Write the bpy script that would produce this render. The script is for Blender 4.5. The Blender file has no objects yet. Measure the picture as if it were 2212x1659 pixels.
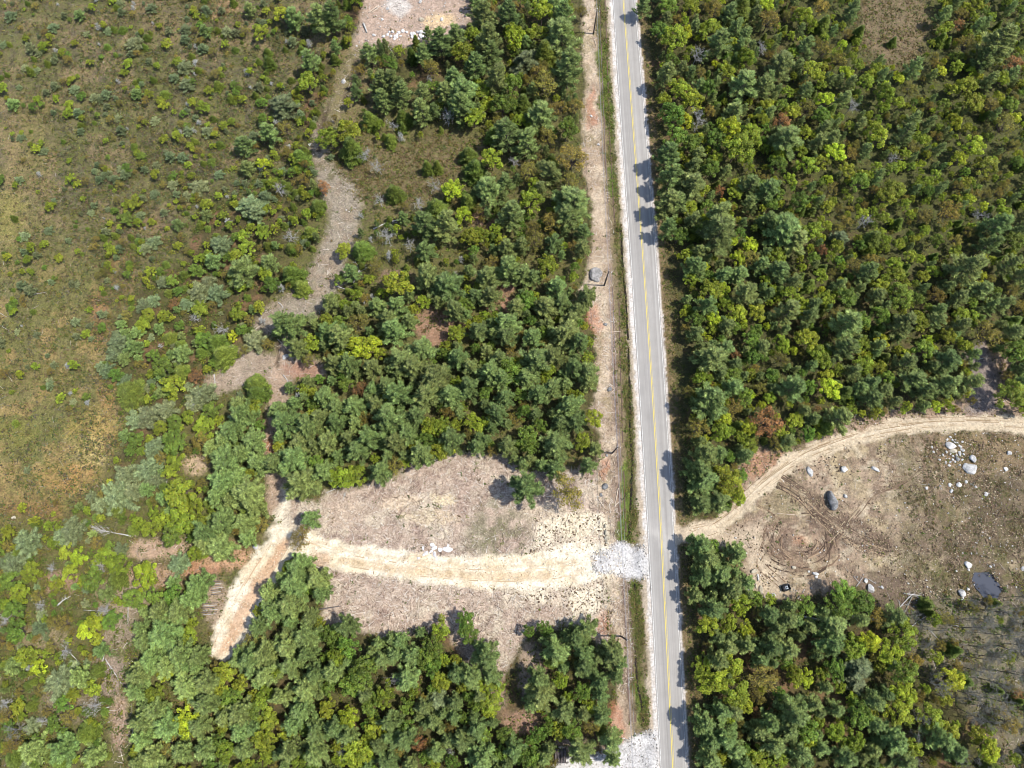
import bpy, math, random
import numpy as np
from mathutils import Vector, Matrix

random.seed(7)
RNG = np.random.default_rng(11)
C = bpy.context.scene.collection
SC = bpy.context.scene

# ------------------------------------------------------------------ camera, sky, sun, exposure
H = 165.0
TILT = math.radians(14.5)
FOC = 1533.0            # focal length in photo units (photo taken as 2212 x 1659 units)
CT, ST = math.cos(TILT), math.sin(TILT)
cam_d = bpy.data.cameras.new('drone_camera')
cam_d.sensor_width = 36.0
cam_d.lens = 36.0 * FOC / 2212.0
cam_d.clip_start = 1.0
cam_d.clip_end = 9000.0
cam = bpy.data.objects.new('drone_camera', cam_d)
cam.location = (0, 0, H)
cam.rotation_euler = (TILT, 0, 0)
C.objects.link(cam)
SC.camera = cam
SC.render.resolution_x, SC.render.resolution_y = 1024, 768

SUN_EL = math.radians(60)
SUN_AZ = math.radians(2)      # direction towards the sun, measured from +x towards +y is negative here
world = bpy.data.worlds.new("World")
SC.world = world
world.use_nodes = True
wn = world.node_tree
bg = wn.nodes['Background']
sky = wn.nodes.new('ShaderNodeTexSky')
sky.sky_type = 'NISHITA'
sky.sun_disc = False
sky.sun_elevation = SUN_EL
sdir = Vector((math.cos(SUN_EL) * math.cos(SUN_AZ), -math.cos(SUN_EL) * math.sin(SUN_AZ), math.sin(SUN_EL)))
sky.sun_rotation = math.atan2(sdir.x, sdir.y)
wn.links.new(sky.outputs[0], bg.inputs[0])
bg.inputs[1].default_value = 0.15
sun_d = bpy.data.lights.new('sun', 'SUN')
sun_d.energy = 3.8
sun_d.angle = math.radians(0.53)
sun_d.color = (1.0, 0.955, 0.87)
sun = bpy.data.objects.new('sun', sun_d)
sun.rotation_euler = sdir.to_track_quat('Z', 'Y').to_euler()
sun.location = (60, 0, 120)
C.objects.link(sun)
SC.view_settings.view_transform = 'Standard'
SC.view_settings.look = 'None'
SC.view_settings.gamma = 1.0
SC.view_settings.use_curve_mapping = False
SC.view_settings.exposure = 1.12
GAIN = 2.3
SC.render.engine = 'CYCLES'
SC.cycles.pixel_filter_type = 'BLACKMAN_HARRIS'
SC.cycles.filter_width = 0.95
try:
    SC.cycles.max_bounces = 5; SC.cycles.diffuse_bounces = 3; SC.cycles.transmission_bounces = 3
except Exception:
    pass

# ------------------------------------------------------------------ projection helpers
def to_world(x, y, z=0.0):
    u = (np.asarray(x, float) - 1106.0) / FOC
    w = -(np.asarray(y, float) - 829.5) / FOC
    dy = w * CT + ST
    dz = w * ST - CT
    t = (H - z) / (-dz)
    return u * t, dy * t

def to_img(X, Y, Z=0.0):
    Zr = np.asarray(Z, float) - H
    yc = Y * CT + Zr * ST
    zc = -(-Y * ST + Zr * CT)
    return 1106.0 + FOC * X / zc, 829.5 - FOC * yc / zc

def src(x, y):                      # photo pixels (3072 wide) -> photo units
    return x * 0.72005, y * 0.72005

def W(x, y, z=0.0):
    a, b = to_world(x, y, z)
    return float(a), float(b)

def hsh(ix, iy, s):
    n = (ix.astype(np.int64) * 374761393 + iy.astype(np.int64) * 668265263 + s * 1442695041) & 0x7fffffff
    n = (n ^ (n >> 13)) * 1274126177 & 0x7fffffff
    n = (n ^ (n >> 16)) & 0xffff
    return n / 65535.0

def vnoise(x, y, s=0):
    ix = np.floor(x); iy = np.floor(y)
    fx = x - ix; fy = y - iy
    fx = fx * fx * (3 - 2 * fx); fy = fy * fy * (3 - 2 * fy)
    ix = ix.astype(np.int64); iy = iy.astype(np.int64)
    a = hsh(ix, iy, s); b = hsh(ix + 1, iy, s); c = hsh(ix, iy + 1, s); d = hsh(ix + 1, iy + 1, s)
    return (a * (1 - fx) + b * fx) * (1 - fy) + (c * (1 - fx) + d * fx) * fy

def fbm(x, y, s=0, o=4):
    r = 0; a = 0.5; t = 0
    for i in range(o):
        r = r + a * vnoise(x * 2 ** i, y * 2 ** i, s + i * 17)
        t += a; a *= 0.55
    return r / t

def lin(c):
    c = np.asarray(c, float) / 255.0
    return np.where(c <= 0.04045, c / 12.92, ((c + 0.055) / 1.055) ** 2.4)

def alb(r, g, b, k=1.0):            # colour as it reads in sunlight -> surface albedo
    return tuple(np.clip(lin((r, g, b)) / GAIN * k, 0.002, 0.8))

def inside(P, x, y):
    ins = np.zeros(x.shape, bool)
    n = len(P)
    for i in range(n):
        x1, y1 = P[i]; x2, y2 = P[(i + 1) % n]
        if y1 == y2: continue
        cnd = ((y1 > y) != (y2 > y)) & (x < (x2 - x1) * (y - y1) / (y2 - y1) + x1)
        ins ^= cnd
    return ins

def segdist(x, y, a, b):
    dx, dy = b[0] - a[0], b[1] - a[1]
    t = np.clip(((x - a[0]) * dx + (y - a[1]) * dy) / (dx * dx + dy * dy + 1e-9), 0, 1)
    return np.hypot(x - a[0] - t * dx, y - a[1] - t * dy), t

def polymask(P, x, y, soft=6.0, pad=40):
    """1 inside, 0 outside, soft edge (photo units)"""
    P = [tuple(p) for p in P]
    xs = [p[0] for p in P]; ys = [p[1] for p in P]
    out = np.zeros(x.shape)
    m = (x > min(xs) - pad) & (x < max(xs) + pad) & (y > min(ys) - pad) & (y < max(ys) + pad)
    if not m.any(): return out
    xx = x[m]; yy = y[m]
    d = np.full(xx.shape, 1e9)
    for i in range(len(P)):
        dd, _ = segdist(xx, yy, P[i], P[(i + 1) % len(P)])
        d = np.minimum(d, dd)
    d = np.where(inside(P, xx, yy), d, -d)
    out[m] = np.clip(0.5 + d / (2 * soft), 0, 1)
    return out

def linemask(L, x, y, soft=5.0):
    """L: list of (x, y, halfwidth). returns mask, signed side distance, along"""
    xs = [p[0] for p in L]; ys = [p[1] for p in L]
    mw = max(p[2] for p in L) + 50
    out = np.zeros(x.shape)
    m = (x > min(xs) - mw) & (x < max(xs) + mw) & (y > min(ys) - mw) & (y < max(ys) + mw)
    if not m.any(): return out
    xx = x[m]; yy = y[m]
    best = np.full(xx.shape, -1e9)
    for a, b in zip(L[:-1], L[1:]):
        d, t = segdist(xx, yy, a, b)
        w = a[2] * (1 - t) + b[2] * t
        best = np.maximum(best, w - d)
    out[m] = np.clip(0.5 + best / (2 * soft), 0, 1)
    return out

# ------------------------------------------------------------------ tagging
def tag(o, label=None, cat=None, group=None, kind=None):
    if label: o['label'] = label
    if cat: o['category'] = cat
    if group: o['group'] = group
    if kind: o['kind'] = kind
    return o

def new_obj(name, me, parent=None, loc=None):
    o = bpy.data.objects.new(name, me)
    C.objects.link(o)
    if parent is not None: o.parent = parent
    if loc is not None: o.location = loc
    return o

def mesh_np(name, verts, faces, mat=None, cols=None, smooth=False, polyn=None):
    """verts (n,3); faces (m,k) array of one polygon size; cols (n,3) vertex colours"""
    me = bpy.data.meshes.new(name)
    verts = np.ascontiguousarray(verts, np.float32)
    faces = np.ascontiguousarray(faces, np.int32)
    me.vertices.add(len(verts)); me.vertices.foreach_set('co', verts.ravel())
    m, k = faces.shape
    me.loops.add(m * k); me.loops.foreach_set('vertex_index', faces.ravel())
    me.polygons.add(m)
    me.polygons.foreach_set('loop_start', np.arange(0, m * k, k, dtype=np.int32))
    me.polygons.foreach_set('loop_total', np.full(m, k, np.int32))
    me.update(calc_edges=True)
    if cols is not None:
        at = me.color_attributes.new('Col', 'FLOAT_COLOR', 'POINT')
        c4 = np.ones((len(verts), 4), np.float32)
        c4[:, :cols.shape[1]] = cols
        at.data.foreach_set('color', c4.ravel())
    if smooth:
        me.polygons.foreach_set('use_smooth', np.ones(m, bool))
    if mat: me.materials.append(mat)
    return me

# ------------------------------------------------------------------ materials
class NT:
    def __init__(s, name):
        s.m = bpy.data.materials.new(name); s.m.use_nodes = True
        s.t = s.m.node_tree; s.n = s.t.nodes; s.l = s.t.links
        s.b = s.n['Principled BSDF']; s.out = s.n['Material Output']
        s.b.inputs['Roughness'].default_value = 0.9
        s.b.inputs['Specular IOR Level'].default_value = 0.2
    def add(s, typ, **kw):
        n = s.n.new(typ)
        for k, v in kw.items(): setattr(n, k, v)
        return n
    def noise(s, scale, detail=4, rough=0.6, vec=None, dist=0.0):
        n = s.n.new('ShaderNodeTexNoise'); n.inputs['Scale'].default_value = scale
        n.inputs['Detail'].default_value = detail; n.inputs['Roughness'].default_value = rough
        n.inputs['Distortion'].default_value = dist
        if vec is not None: s.l.new(vec, n.inputs['Vector'])
        return n.outputs['Fac']
    def rng(s, v, a, b, c, d):
        n = s.n.new('ShaderNodeMapRange'); s.l.new(v, n.inputs[0])
        for i, x in enumerate((a, b, c, d)): n.inputs[i + 1].default_value = x
        return n.outputs[0]
    def math(s, op, a, b=None):
        n = s.n.new('ShaderNodeMath'); n.operation = op
        for i, v in enumerate((a, b)):
            if v is None: continue
            if isinstance(v, (int, float)): n.inputs[i].default_value = v
            else: s.l.new(v, n.inputs[i])
        return n.outputs[0]
    def mix(s, f, a, b, mode='MIX'):
        n = s.n.new('ShaderNodeMix'); n.data_type = 'RGBA'; n.blend_type = mode; n.clamp_factor = True
        for sock, v in ((n.inputs[0], f), (n.inputs[6], a), (n.inputs[7], b)):
            if isinstance(v, (int, float)): sock.default_value = v
            elif isinstance(v, tuple): sock.default_value = (v[0], v[1], v[2], 1)
            else: s.l.new(v, sock)
        return n.outputs[2]
    def scale_col(s, col, fac):
        n = s.n.new('ShaderNodeVectorMath'); n.operation = 'SCALE'
        s.l.new(col, n.inputs[0]); s.l.new(fac, n.inputs['Scale'])
        return n.outputs[0]
    def pos(s):
        return s.n.new('ShaderNodeNewGeometry').outputs['Position']
    def attr(s, name, typ='GEOMETRY'):
        n = s.n.new('ShaderNodeAttribute'); n.attribute_name = name; n.attribute_type = typ
        return n
    def bump(s, h, strength=0.5, dist=0.1):
        n = s.n.new('ShaderNodeBump'); n.inputs['Strength'].default_value = strength
        n.inputs['Distance'].default_value = dist
        s.l.new(h, n.inputs['Height']); s.l.new(n.outputs[0], s.b.inputs['Normal'])
    def base(s, c):
        if isinstance(c, tuple): s.b.inputs['Base Color'].default_value = (c[0], c[1], c[2], 1)
        else: s.l.new(c, s.b.inputs['Base Color'])

def mat_ground():
    t = NT('ground_soil')
    p = t.pos()
    col = t.attr('Col').outputs['Color']
    mk = t.attr('Msk')
    sep = t.add('ShaderNodeSeparateColor'); t.l.new(mk.outputs['Color'], sep.inputs[0])
    slash, heath, sand = sep.outputs[0], sep.outputs[1], sep.outputs[2]
    n0 = t.noise(0.55, 5, 0.62, p)
    n1 = t.noise(2.2, 5, 0.7, p)
    n2 = t.noise(9.0, 3, 0.7, p)
    f = t.math('MULTIPLY', t.rng(n0, 0.3, 0.7, 0.74, 1.26), t.rng(n1, 0.32, 0.68, 0.62, 1.38))
    f = t.math('MULTIPLY', f, t.rng(n2, 0.3, 0.7, 0.75, 1.25))
    # sand keeps a calmer tone
    fs = t.math('ADD', t.math('MULTIPLY', f, 0.55), 0.45)
    mixf = t.n.new('ShaderNodeMix'); mixf.data_type = 'FLOAT'
    t.l.new(sand, mixf.inputs[0]); t.l.new(f, mixf.inputs[2]); t.l.new(fs, mixf.inputs[3])
    c = t.scale_col(col, mixf.outputs[0])
    # chips and splinters on the slash: pale and dark flecks
    mp = t.add('ShaderNodeVectorMath'); mp.operation = 'ADD'
    nv = t.add('ShaderNodeTexNoise'); nv.inputs['Scale'].default_value = 0.8; t.l.new(p, nv.inputs['Vector'])
    t.l.new(p, mp.inputs[0]); t.l.new(nv.outputs['Color'], mp.inputs[1])
    v1 = t.noise(6.5, 3, 0.6, mp.outputs[0], 0.7)
    v2 = t.noise(5.0, 3, 0.6, mp.outputs[0], 0.6)
    pale = t.math('MULTIPLY', t.rng(v1, 0.54, 0.62, 0, 1), t.math('MULTIPLY', slash, 0.62))
    dark = t.math('MULTIPLY', t.rng(v2, 0.45, 0.34, 0, 1), t.math('MULTIPLY', slash, 0.6))
    c = t.mix(pale, c, alb(248, 228, 205))
    c = t.mix(dark, c, alb(128, 102, 88))
    # moss and low leaves in the heath
    h1 = t.noise(1.3, 4, 0.65, p)
    h2 = t.noise(3.1, 3, 0.6, p)
    hm = t.math('MULTIPLY', t.rng(h1, 0.5, 0.6, 0, 1), t.math('MULTIPLY', heath, 0.55))
    c = t.mix(hm, c, alb(112, 122, 44))
    hd = t.math('MULTIPLY', t.rng(h2, 0.44, 0.34, 0, 1), t.math('MULTIPLY', heath, 0.85))
    c = t.mix(hd, c, alb(66, 60, 38))
    t.base(c)
    t.bump(t.math('ADD', n1, t.math('MULTIPLY', n2, 0.5)), 0.7, 0.25)
    return t.m

def mat_leaf(name, trans=0.3):
    t = NT(name)
    oi = t.add('ShaderNodeObjectInfo')
    at = t.attr('Col')
    c = t.mix(1.0, at.outputs['Color'], oi.outputs['Color'], 'MULTIPLY')
    n = t.noise(1.1, 3, 0.6, t.pos())
    c = t.scale_col(c, t.rng(n, 0.3, 0.7, 0.80, 1.20))
    t.base(c)
    t.b.inputs['Roughness'].default_value = 0.55
    t.b.inputs['Specular IOR Level'].default_value = 0.25
    tr = t.add('ShaderNodeBsdfTranslucent')
    t.l.new(c, tr.inputs[0])
    mx = t.add('ShaderNodeMixShader'); mx.inputs[0].default_value = trans
    t.l.new(t.b.outputs[0], mx.inputs[1]); t.l.new(tr.outputs[0], mx.inputs[2])
    t.l.new(mx.outputs[0], t.out.inputs[0])
    return t.m

def mat_bark(name, a, b, scale=3.0):
    t = NT(name)
    n = t.noise(scale, 4, 0.65, t.pos())
    t.base(t.mix(t.rng(n, 0.35, 0.65, 0, 1), a, b))
    t.bump(n, 0.6, 0.05)
    return t.m

def mat_vcol(name, rough=0.9, nscale=6.0, amp=0.2):
    t = NT(name)
    c = t.attr('Col').outputs['Color']
    n = t.noise(nscale, 4, 0.65, t.pos())
    t.base(t.scale_col(c, t.rng(n, 0.3, 0.7, 1 - amp, 1 + amp)))
    t.b.inputs['Roughness'].default_value = rough
    return t.m

def mat_rock(name, a, b, c):
    t = NT(name)
    p = t.pos()
    n = t.noise(0.9, 5, 0.65, p); n2 = t.noise(4.5, 4, 0.7, p)
    x = t.mix(t.rng(n, 0.42, 0.6, 0, 1), a, b)
    x = t.mix(t.rng(n2, 0.56, 0.68, 0, 0.8), x, c)
    t.base(x); t.bump(n2, 0.6, 0.1)
    return t.m

M_GROUND = mat_ground()
M_LEAF = mat_leaf('foliage', 0.42)
M_NEEDLE = mat_leaf('needles', 0.28)
M_LEDGE = mat_rock('ledge_rock', (0.12, 0.115, 0.11), (0.24, 0.23, 0.22), (0.40, 0.38, 0.36))
M_BARK = mat_bark('bark', (0.075, 0.055, 0.04), (0.15, 0.12, 0.095))
M_DEAD = mat_bark('weathered_wood', (0.21, 0.20, 0.185), (0.33, 0.32, 0.30))
M_LICHEN = mat_bark('lichen_twigs', (0.20, 0.20, 0.18), (0.33, 0.33, 0.30))
M_TWIG = mat_bark('bare_twigs', (0.12, 0.115, 0.095), (0.20, 0.19, 0.165))
M_LOG = mat_bark('cut_log', (0.30, 0.23, 0.17), (0.42, 0.36, 0.29))
M_DLOG = mat_bark('dark_log', (0.05, 0.042, 0.045), (0.10, 0.085, 0.08))
M_STICK = mat_vcol('wood_chips', 0.9, 8, 0.15)
M_ROCK = mat_rock('granite', (0.24, 0.235, 0.225), (0.38, 0.37, 0.35), (0.47, 0.46, 0.44))
M_WHITE = mat_rock('white_stone', (0.36, 0.345, 0.335), (0.50, 0.485, 0.475), (0.6, 0.58, 0.57))
M_ROCKD = mat_rock('dark_granite', (0.08, 0.08, 0.08), (0.16, 0.158, 0.155), (0.30, 0.30, 0.29))
M_ROCKT = mat_rock('sandy_stone', (0.19, 0.165, 0.12), (0.31, 0.275, 0.21), (0.38, 0.36, 0.3))
# ------------------------------------------------------------------ road geometry (photo units)
def T(ox, oy, cx, cy, w=1024.0):
    k = w / 2212.0
    return src(ox + cx * k, oy + cy * k)

def poly_T(ox, oy, pts, w=1024.0):
    return [T(ox, oy, a, b, w) for a, b in pts]

ROAD_L = [(1323, 0), (1341, 277), (1361, 553), (1379, 830), (1396, 1106), (1411, 1380), (1426, 1659)]
ROAD_C = [(1346.6, 0), (1368, 277), (1389, 553), (1408.5, 830), (1425.7, 1106), (1440, 1380), (1454, 1659)]
ROAD_R = [(1372.6, 0), (1396, 277), (1418, 553), (1437, 830), (1454, 1106), (1469, 1380), (1484, 1659)]
def extend(L, k=14.0):
    Wd = [W(*p) for p in L]
    (x0, y0), (x1, y1) = Wd[0], Wd[1]
    a = (x0 + (x0 - x1) * 40, y0 + (y0 - y1) * 40)
    (x2, y2), (x3, y3) = Wd[-1], Wd[-2]
    b = (x2 + (x2 - x3) * 30, y2 + (y2 - y3) * 30)
    return np.array([a] + Wd + [b])
RL, RC, RR = extend(ROAD_L), extend(ROAD_C), extend(ROAD_R)
def at_y(P, y):
    return np.interp(y, P[::-1, 1], P[::-1, 0])

DITCH = [(1342, 490), (1343.6, 540), (1349, 615), (1355, 678), (1357.5, 747), (1361, 893), (1362.8, 968), (1368, 993), (1365, 1043),
         (1363, 1100), (1362.5, 1116), (1359.5, 1166)]
DITCH2 = [(1370, 1262), (1374, 1300), (1375, 1337), (1373.8, 1387), (1373.8, 1437), (1379, 1488), (1386, 1512), (1390, 1560)]
DITCH0 = [(1297, -20), (1303, 80), (1312, 200), (1326, 330), (1338, 440), (1342, 490)]

HEATH = [(-200, -300), (735, -300), (728, 0), (712, 120), (650, 170), (650, 300), (600, 400), (520, 430), (430, 430), (400, 560), (300, 620), (235, 740), (262, 880),
         (280, 900), (272, 960), (215, 1060), (150, 1120), (0, 1150), (-200, 1180)]
TRACK = [(855, -40, 50), (810, 60, 36), (765, 140, 18), (735, 215, 20), (690, 290, 15), (692, 350, 17), (728, 400, 30), (742, 450, 36), (742, 500, 36), (712, 570, 36), (690, 620, 36),
         (640, 668, 34), (575, 700, 26)]
TRACK2 = [(470, 828, 22), (540, 790, 34), (590, 800, 34), (625, 790, 28), (690, 800, 20)]
TRACK3 = [(620, 740, 16), (612, 800, 28), (598, 870, 24), (590, 950, 18), (588, 985, 16), (600, 1040, 26), (610, 1085, 36)]
SLASH_MAIN = [(640, 1080), (690, 1090), (700, 1060), (850, 1040), (870, 1010), (960, 985), (1090, 980), (1130, 1010), (1200, 1010), (1290, 1000), (1310, 1080), (1312, 1180), (1310, 1250),
              (1312, 1350), (1310, 1400), (1240, 1345), (1140, 1360), (1100, 1440), (1085, 1470), (1040, 1480), (960, 1350), (830, 1380), (700, 1345), (705, 1230), (640, 1190), (600, 1160)]
DRIVE = [(1310, 1213, 34), (1250, 1222, 46), (1180, 1232, 40), (1100, 1236, 34), (1000, 1233, 33), (900, 1224, 32), (820, 1214, 31), (740, 1200, 27), (680, 1180, 24), (640, 1165, 28),
         (608, 1170, 34), (590, 1200, 38), (560, 1245, 40), (535, 1290, 42), (512, 1340, 40), (492, 1380, 34), (478, 1408, 20)]
DRIVE_UP = [(620, 1060, 8), (612, 1100, 12), (615, 1140, 16), (600, 1170, 28)]
SAND_FAN = [(1160, 1130), (1215, 1108), (1290, 1100), (1318, 1140), (1322, 1250), (1300, 1330), (1200, 1315), (1120, 1290), (1060, 1268), (1080, 1210), (1140, 1190)]
APRON = poly_T(1700, 1550, [(470, 640), (780, 580), (960, 490), (1180, 520), (1300, 560), (1390, 560), (1450, 1030), (1380, 1010), (1200, 1060), (1060, 1090), (960, 1040), (760, 960), (450, 920)], 384.0)
APRON2 = [(1306, 1625), (1330, 1600), (1365, 1590), (1400, 1585), (1424, 1588), (1428, 1700), (1270, 1700), (1180, 1665), (1220, 1640)]
WEEDY = [(1020, 1110), (1060, 1085), (1110, 1095), (1145, 1130), (1140, 1180), (1110, 1215), (1060, 1212), (1010, 1190), (1000, 1150)]
BANK = [(1255, -60), (1262, 200), (1258, 330), (1262, 380), (1276, 430), (1278, 560), (1262, 600), (1245, 640), (1276, 680), (1290, 820), (1272, 890), (1296, 940), (1296, 1010), (1292, 1080), (1318, 1150),
        (1318, 1260), (1318, 1340), (1332, 1400), (1336, 1500), (1318, 1560), (1300, 1620), (1320, 1640), (1352, 1640), (1370, 1500), (1362, 1260), (1342, 1180), (1333, 1000), (1330, 700), (1320, 500), (1300, 330), (1290, 100), (1285, -60)]
SERVICE = [(1302, -50, 12), (1305, 120, 12), (1312, 300, 12), (1322, 480, 14), (1330, 620, 15), (1335, 800, 15), (1340, 980, 16), (1344, 1100, 18), (1348, 1170, 16)]
SERVICE2 = [(1352, 1262, 16), (1358, 1350, 15), (1362, 1450, 15), (1366, 1560, 14)]
DIRTROAD = [(1448, 1160, 26), (1490, 1152, 22), (1540, 1140, 18), (1580, 1112, 17), (1615, 1075, 16), (1660, 1035, 16), (1710, 1000, 15), (1760, 974, 15), (1830, 948, 15), (1900, 930, 15), (1980, 918, 16),
            (2060, 913, 17), (2140, 914, 18), (2240, 918, 18), (2400, 924, 18)]
PIT = [(1466, 1120), (1540, 1130), (1590, 1080), (1640, 1040), (1700, 1005), (1780, 970), (1900, 935), (2060, 928), (2240, 935), (2420, 950), (2420, 1290), (2212, 1300), (2060, 1290), (1960, 1310), (1900, 1290), (1850, 1262),
       (1790, 1270), (1700, 1295), (1660, 1290), (1620, 1280), (1600, 1240), (1610, 1180), (1560, 1165), (1500, 1175), (1466, 1180)]
NORTHSTRIP = [(1600, 1090), (1590, 1010), (1640, 965), (1700, 985), (1760, 950), (1830, 905), (1900, 885), (2000, 878), (2080, 860), (2130, 750), (2190, 780), (2212, 880), (2212, 905), (2000, 905), (1860, 930), (1750, 975), (1660, 1040)]
GREYLANE = [(2085, 765), (2130, 740), (2150, 800), (2150, 880), (2120, 895), (2085, 890), (2095, 830)]
GREYWOOD = [(1990, 1290), (2130, 1290), (2400, 1270), (2400, 1700), (2190, 1700), (2140, 1560), (2060, 1480), (2000, 1440), (1960, 1380)]
MARSH = [(2020, 1130), (2080, 1000), (2240, 960), (2420, 960), (2420, 1300), (2020, 1300), (1940, 1290), (1960, 1200)]
POND = [src(2560 + .23147 * a, 1650 + .23147 * b) for a, b in [(1600, 310), (1680, 312), (1770, 300), (1815, 335), (1830, 380), (1835, 405), (1880, 415), (1905, 470), (1930, 500), (1915, 540), (1885, 560), (1880, 600), (1845, 640), (1780, 635), (1700, 625), (1690, 580), (1660, 540), (1620, 500), (1590, 450), (1570, 400)]]
CLEAR_TOP = [(770, 100), (800, -60), (1010, -60), (1015, 60), (985, 80), (930, 92), (880, 100), (820, 95)]
RIDGE_N = [(1880, -60), (1990, -60), (2020, 60), (1980, 150), (1900, 160), (1840, 90), (1840, 20)]
OPEN_MID = [(710, 290), (800, 310), (880, 315), (960, 285), (1040, 300), (1090, 325), (1060, 380), (980, 385), (950, 430), (880, 455), (800, 470), (770, 440), (735, 380)]
SWIRL_C = W(1728, 1172)

def road_x(Y):
    return at_y(RL, Y), at_y(RR, Y)

def ground_z(X, Y):
    X = np.asarray(X, float); Y = np.asarray(Y, float)
    z = 0.9 * (fbm(X / 14.0, Y / 14.0, 3, 3) - 0.5) + 0.22 * (fbm(X / 1.7, Y / 1.7, 9, 2) - 0.5)
    xl, xr = road_x(np.clip(Y, -3000, 3000))
    d = np.maximum(xl - X, X - xr)
    k = np.clip((d - 2.0) / 9.0, 0, 1)
    z = z * k
    z = z - 0.75 * np.clip((d - 1.6) / 2.0, 0, 1) * (np.clip(1 - (d - 1.6) / 8.0, 0, 1)) * (X < xl) * 0.7
    return z

def px(X, Y):
    Xc = np.clip(X, -320, 320); Yc = np.clip(Y, -75, 420)
    return to_img(Xc, Yc, 0.0)

def build_ground():
    st = 0.40
    fx = np.arange(-158, 158.01, st); fy = np.arange(-52, 168.01, st)
    g = []; v = 0.0; s = st
    while v < 3000:
        s *= 1.35; v += s; g.append(v)
    g = np.array(g)
    gx = np.concatenate([fx[0] - g[::-1], fx, fx[-1] + g])
    gy = np.concatenate([fy[0] - g[::-1], fy, fy[-1] + g])
    X, Y = np.meshgrid(gx, gy)
    nx, ny = len(gx), len(gy)
    X = X.ravel(); Y = Y.ravel()
    Z = ground_z(X, Y)
    ix, iy = px(X, Y)
    # warped picture position so that region borders are ragged
    wx = ix + 26 * (fbm(X / 5.0, Y / 5.0, 21, 3) - .5) + 9 * (vnoise(X / .9, Y / .9, 25) - .5)
    wy = iy + 26 * (fbm(X / 5.0, Y / 5.0, 31, 3) - .5) + 9 * (vnoise(X / .9, Y / .9, 35) - .5)
    N = len(X)
    col = np.tile(np.array(alb(92, 84, 54)), (N, 1))
    msk = np.zeros((N, 3)); msk[:, 1] = 0.35
    # litter variety in the woods
    a = np.clip((fbm(X / 7, Y / 7, 41, 3) - .42) * 5, 0, 1)[:, None]
    col = col * (1 - a * .6) + np.array(alb(92, 92, 48)) * a * .6
    a = np.clip((fbm(X / 3.5, Y / 3.5, 43, 3) - .56) * 6, 0, 1)[:, None]
    col = col * (1 - a * .6) + np.array(alb(150, 112, 86)) * a * .6

    def paint(m, c, op=1.0, slash=None, heath=None, sand=None):
        nonlocal col
        mm = (m * op)[:, None]
        col = col * (1 - mm) + np.array(alb(*c)) * mm
        for i, v in ((0, slash), (1, heath), (2, sand)):
            if v is not None: msk[:, i] = msk[:, i] * (1 - m) + v * m
    def spots(s, scale, lo, hi):
        return np.clip((fbm(X / scale, Y / scale, s, 4) - lo) / (hi - lo), 0, 1)

    hm = polymask(HEATH, wx, wy, 14)
    paint(hm, (128, 118, 80), 1, 0.0, 1.0, 0)
    paint(hm * spots(51, 9, .45, .6), (114, 112, 68), .8)
    paint(hm * spots(58, 1.1, .5, .64), (84, 78, 56), .55)
    paint(hm * spots(52, 5, .52, .66), (150, 128, 96), .8)
    paint(hm * spots(53, 2.2, .55, .7), (104, 96, 78), .7)
    west = np.clip((360 - ix) / 200, 0, 1)
    paint(hm * west * np.clip((iy - 420) / 200, 0, 1), (134, 128, 72), .6, heath=.55)
    for bx, by, rx, ry, c, op in [(215, 690, 26, 60, (172, 128, 92), .8), (235, 850, 22, 55, (176, 140, 88), .85), (205, 930, 60, 45, (184, 156, 92), .8), (200, 980, 45, 40, (200, 178, 120), .8),
                                  (150, 1030, 70, 40, (190, 148, 92), .8), (60, 1060, 90, 35, (166, 134, 86), .55), (60, 1110, 120, 28, (160, 116, 76), .6), (20, 940, 60, 50, (138, 132, 66), .6), (60, 360, 60, 160, (160, 140, 92), .5),
                                  (70, 230, 120, 20, (156, 138, 88), .5), (20, 470, 40, 60, (162, 150, 84), .6), (100, 560, 60, 40, (124, 116, 74), .6), (330, 20, 60, 60, (150, 124, 92), .5), (480, 20, 40, 25, (190, 150, 112), .6),
                                  (30, 630, 60, 60, (120, 116, 84), .6), (350, 745, 60, 60, (128, 112, 96), .7), (300, 480, 60, 40, (146, 122, 92), .5), (260, 600, 30, 60, (170, 132, 92), .6), (90, 820, 70, 60, (140, 124, 78), .5)]:
        d = np.hypot((wx - bx) / rx, (wy - by) / ry)
        m = np.clip((1.25 - d) / .6, 0, 1) * hm
        paint(m * (.45 + .55 * spots(bx, 3.5, .35, .55)), c, op, heath=.6)
    paint(hm * spots(57, 4.5, .54, .64) * np.clip((iy - 500) / 200, 0, 1) * west, (176, 146, 96), .6)
    # inner left woods: lighter undergrowth
    um = polymask([(-200, 1080), (120, 1130), (300, 1000), (560, 700), (700, 300), (1250, 0), (1260, 1000), (700, 1050), (620, 1200), (450, 1420), (270, 1700), (-200, 1700)], wx, wy, 20)
    paint(um, (112, 108, 64), .75, .1, .9)
    paint(polymask(OPEN_MID, wx, wy, 18), (128, 112, 80), 1, .1, .95)
    paint(polymask(RIDGE_N, wx, wy, 24), (138, 118, 92), .9, .1, .6)
    er = polymask([(1720, -100), (2400, -100), (2400, 560), (2000, 560), (1800, 380)], wx, wy, 60) * (1 - polymask(RIDGE_N, wx, wy, 24))
    paint(er, (96, 98, 54), .8, .05, .9)
    paint(polymask([(1480, -100), (2400, -100), (2400, 860), (1900, 860), (1480, 1100)], wx, wy, 30) * (1 - polymask(RIDGE_N, wx, wy, 24)), (80, 84, 46), .6, .05, .9)
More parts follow.
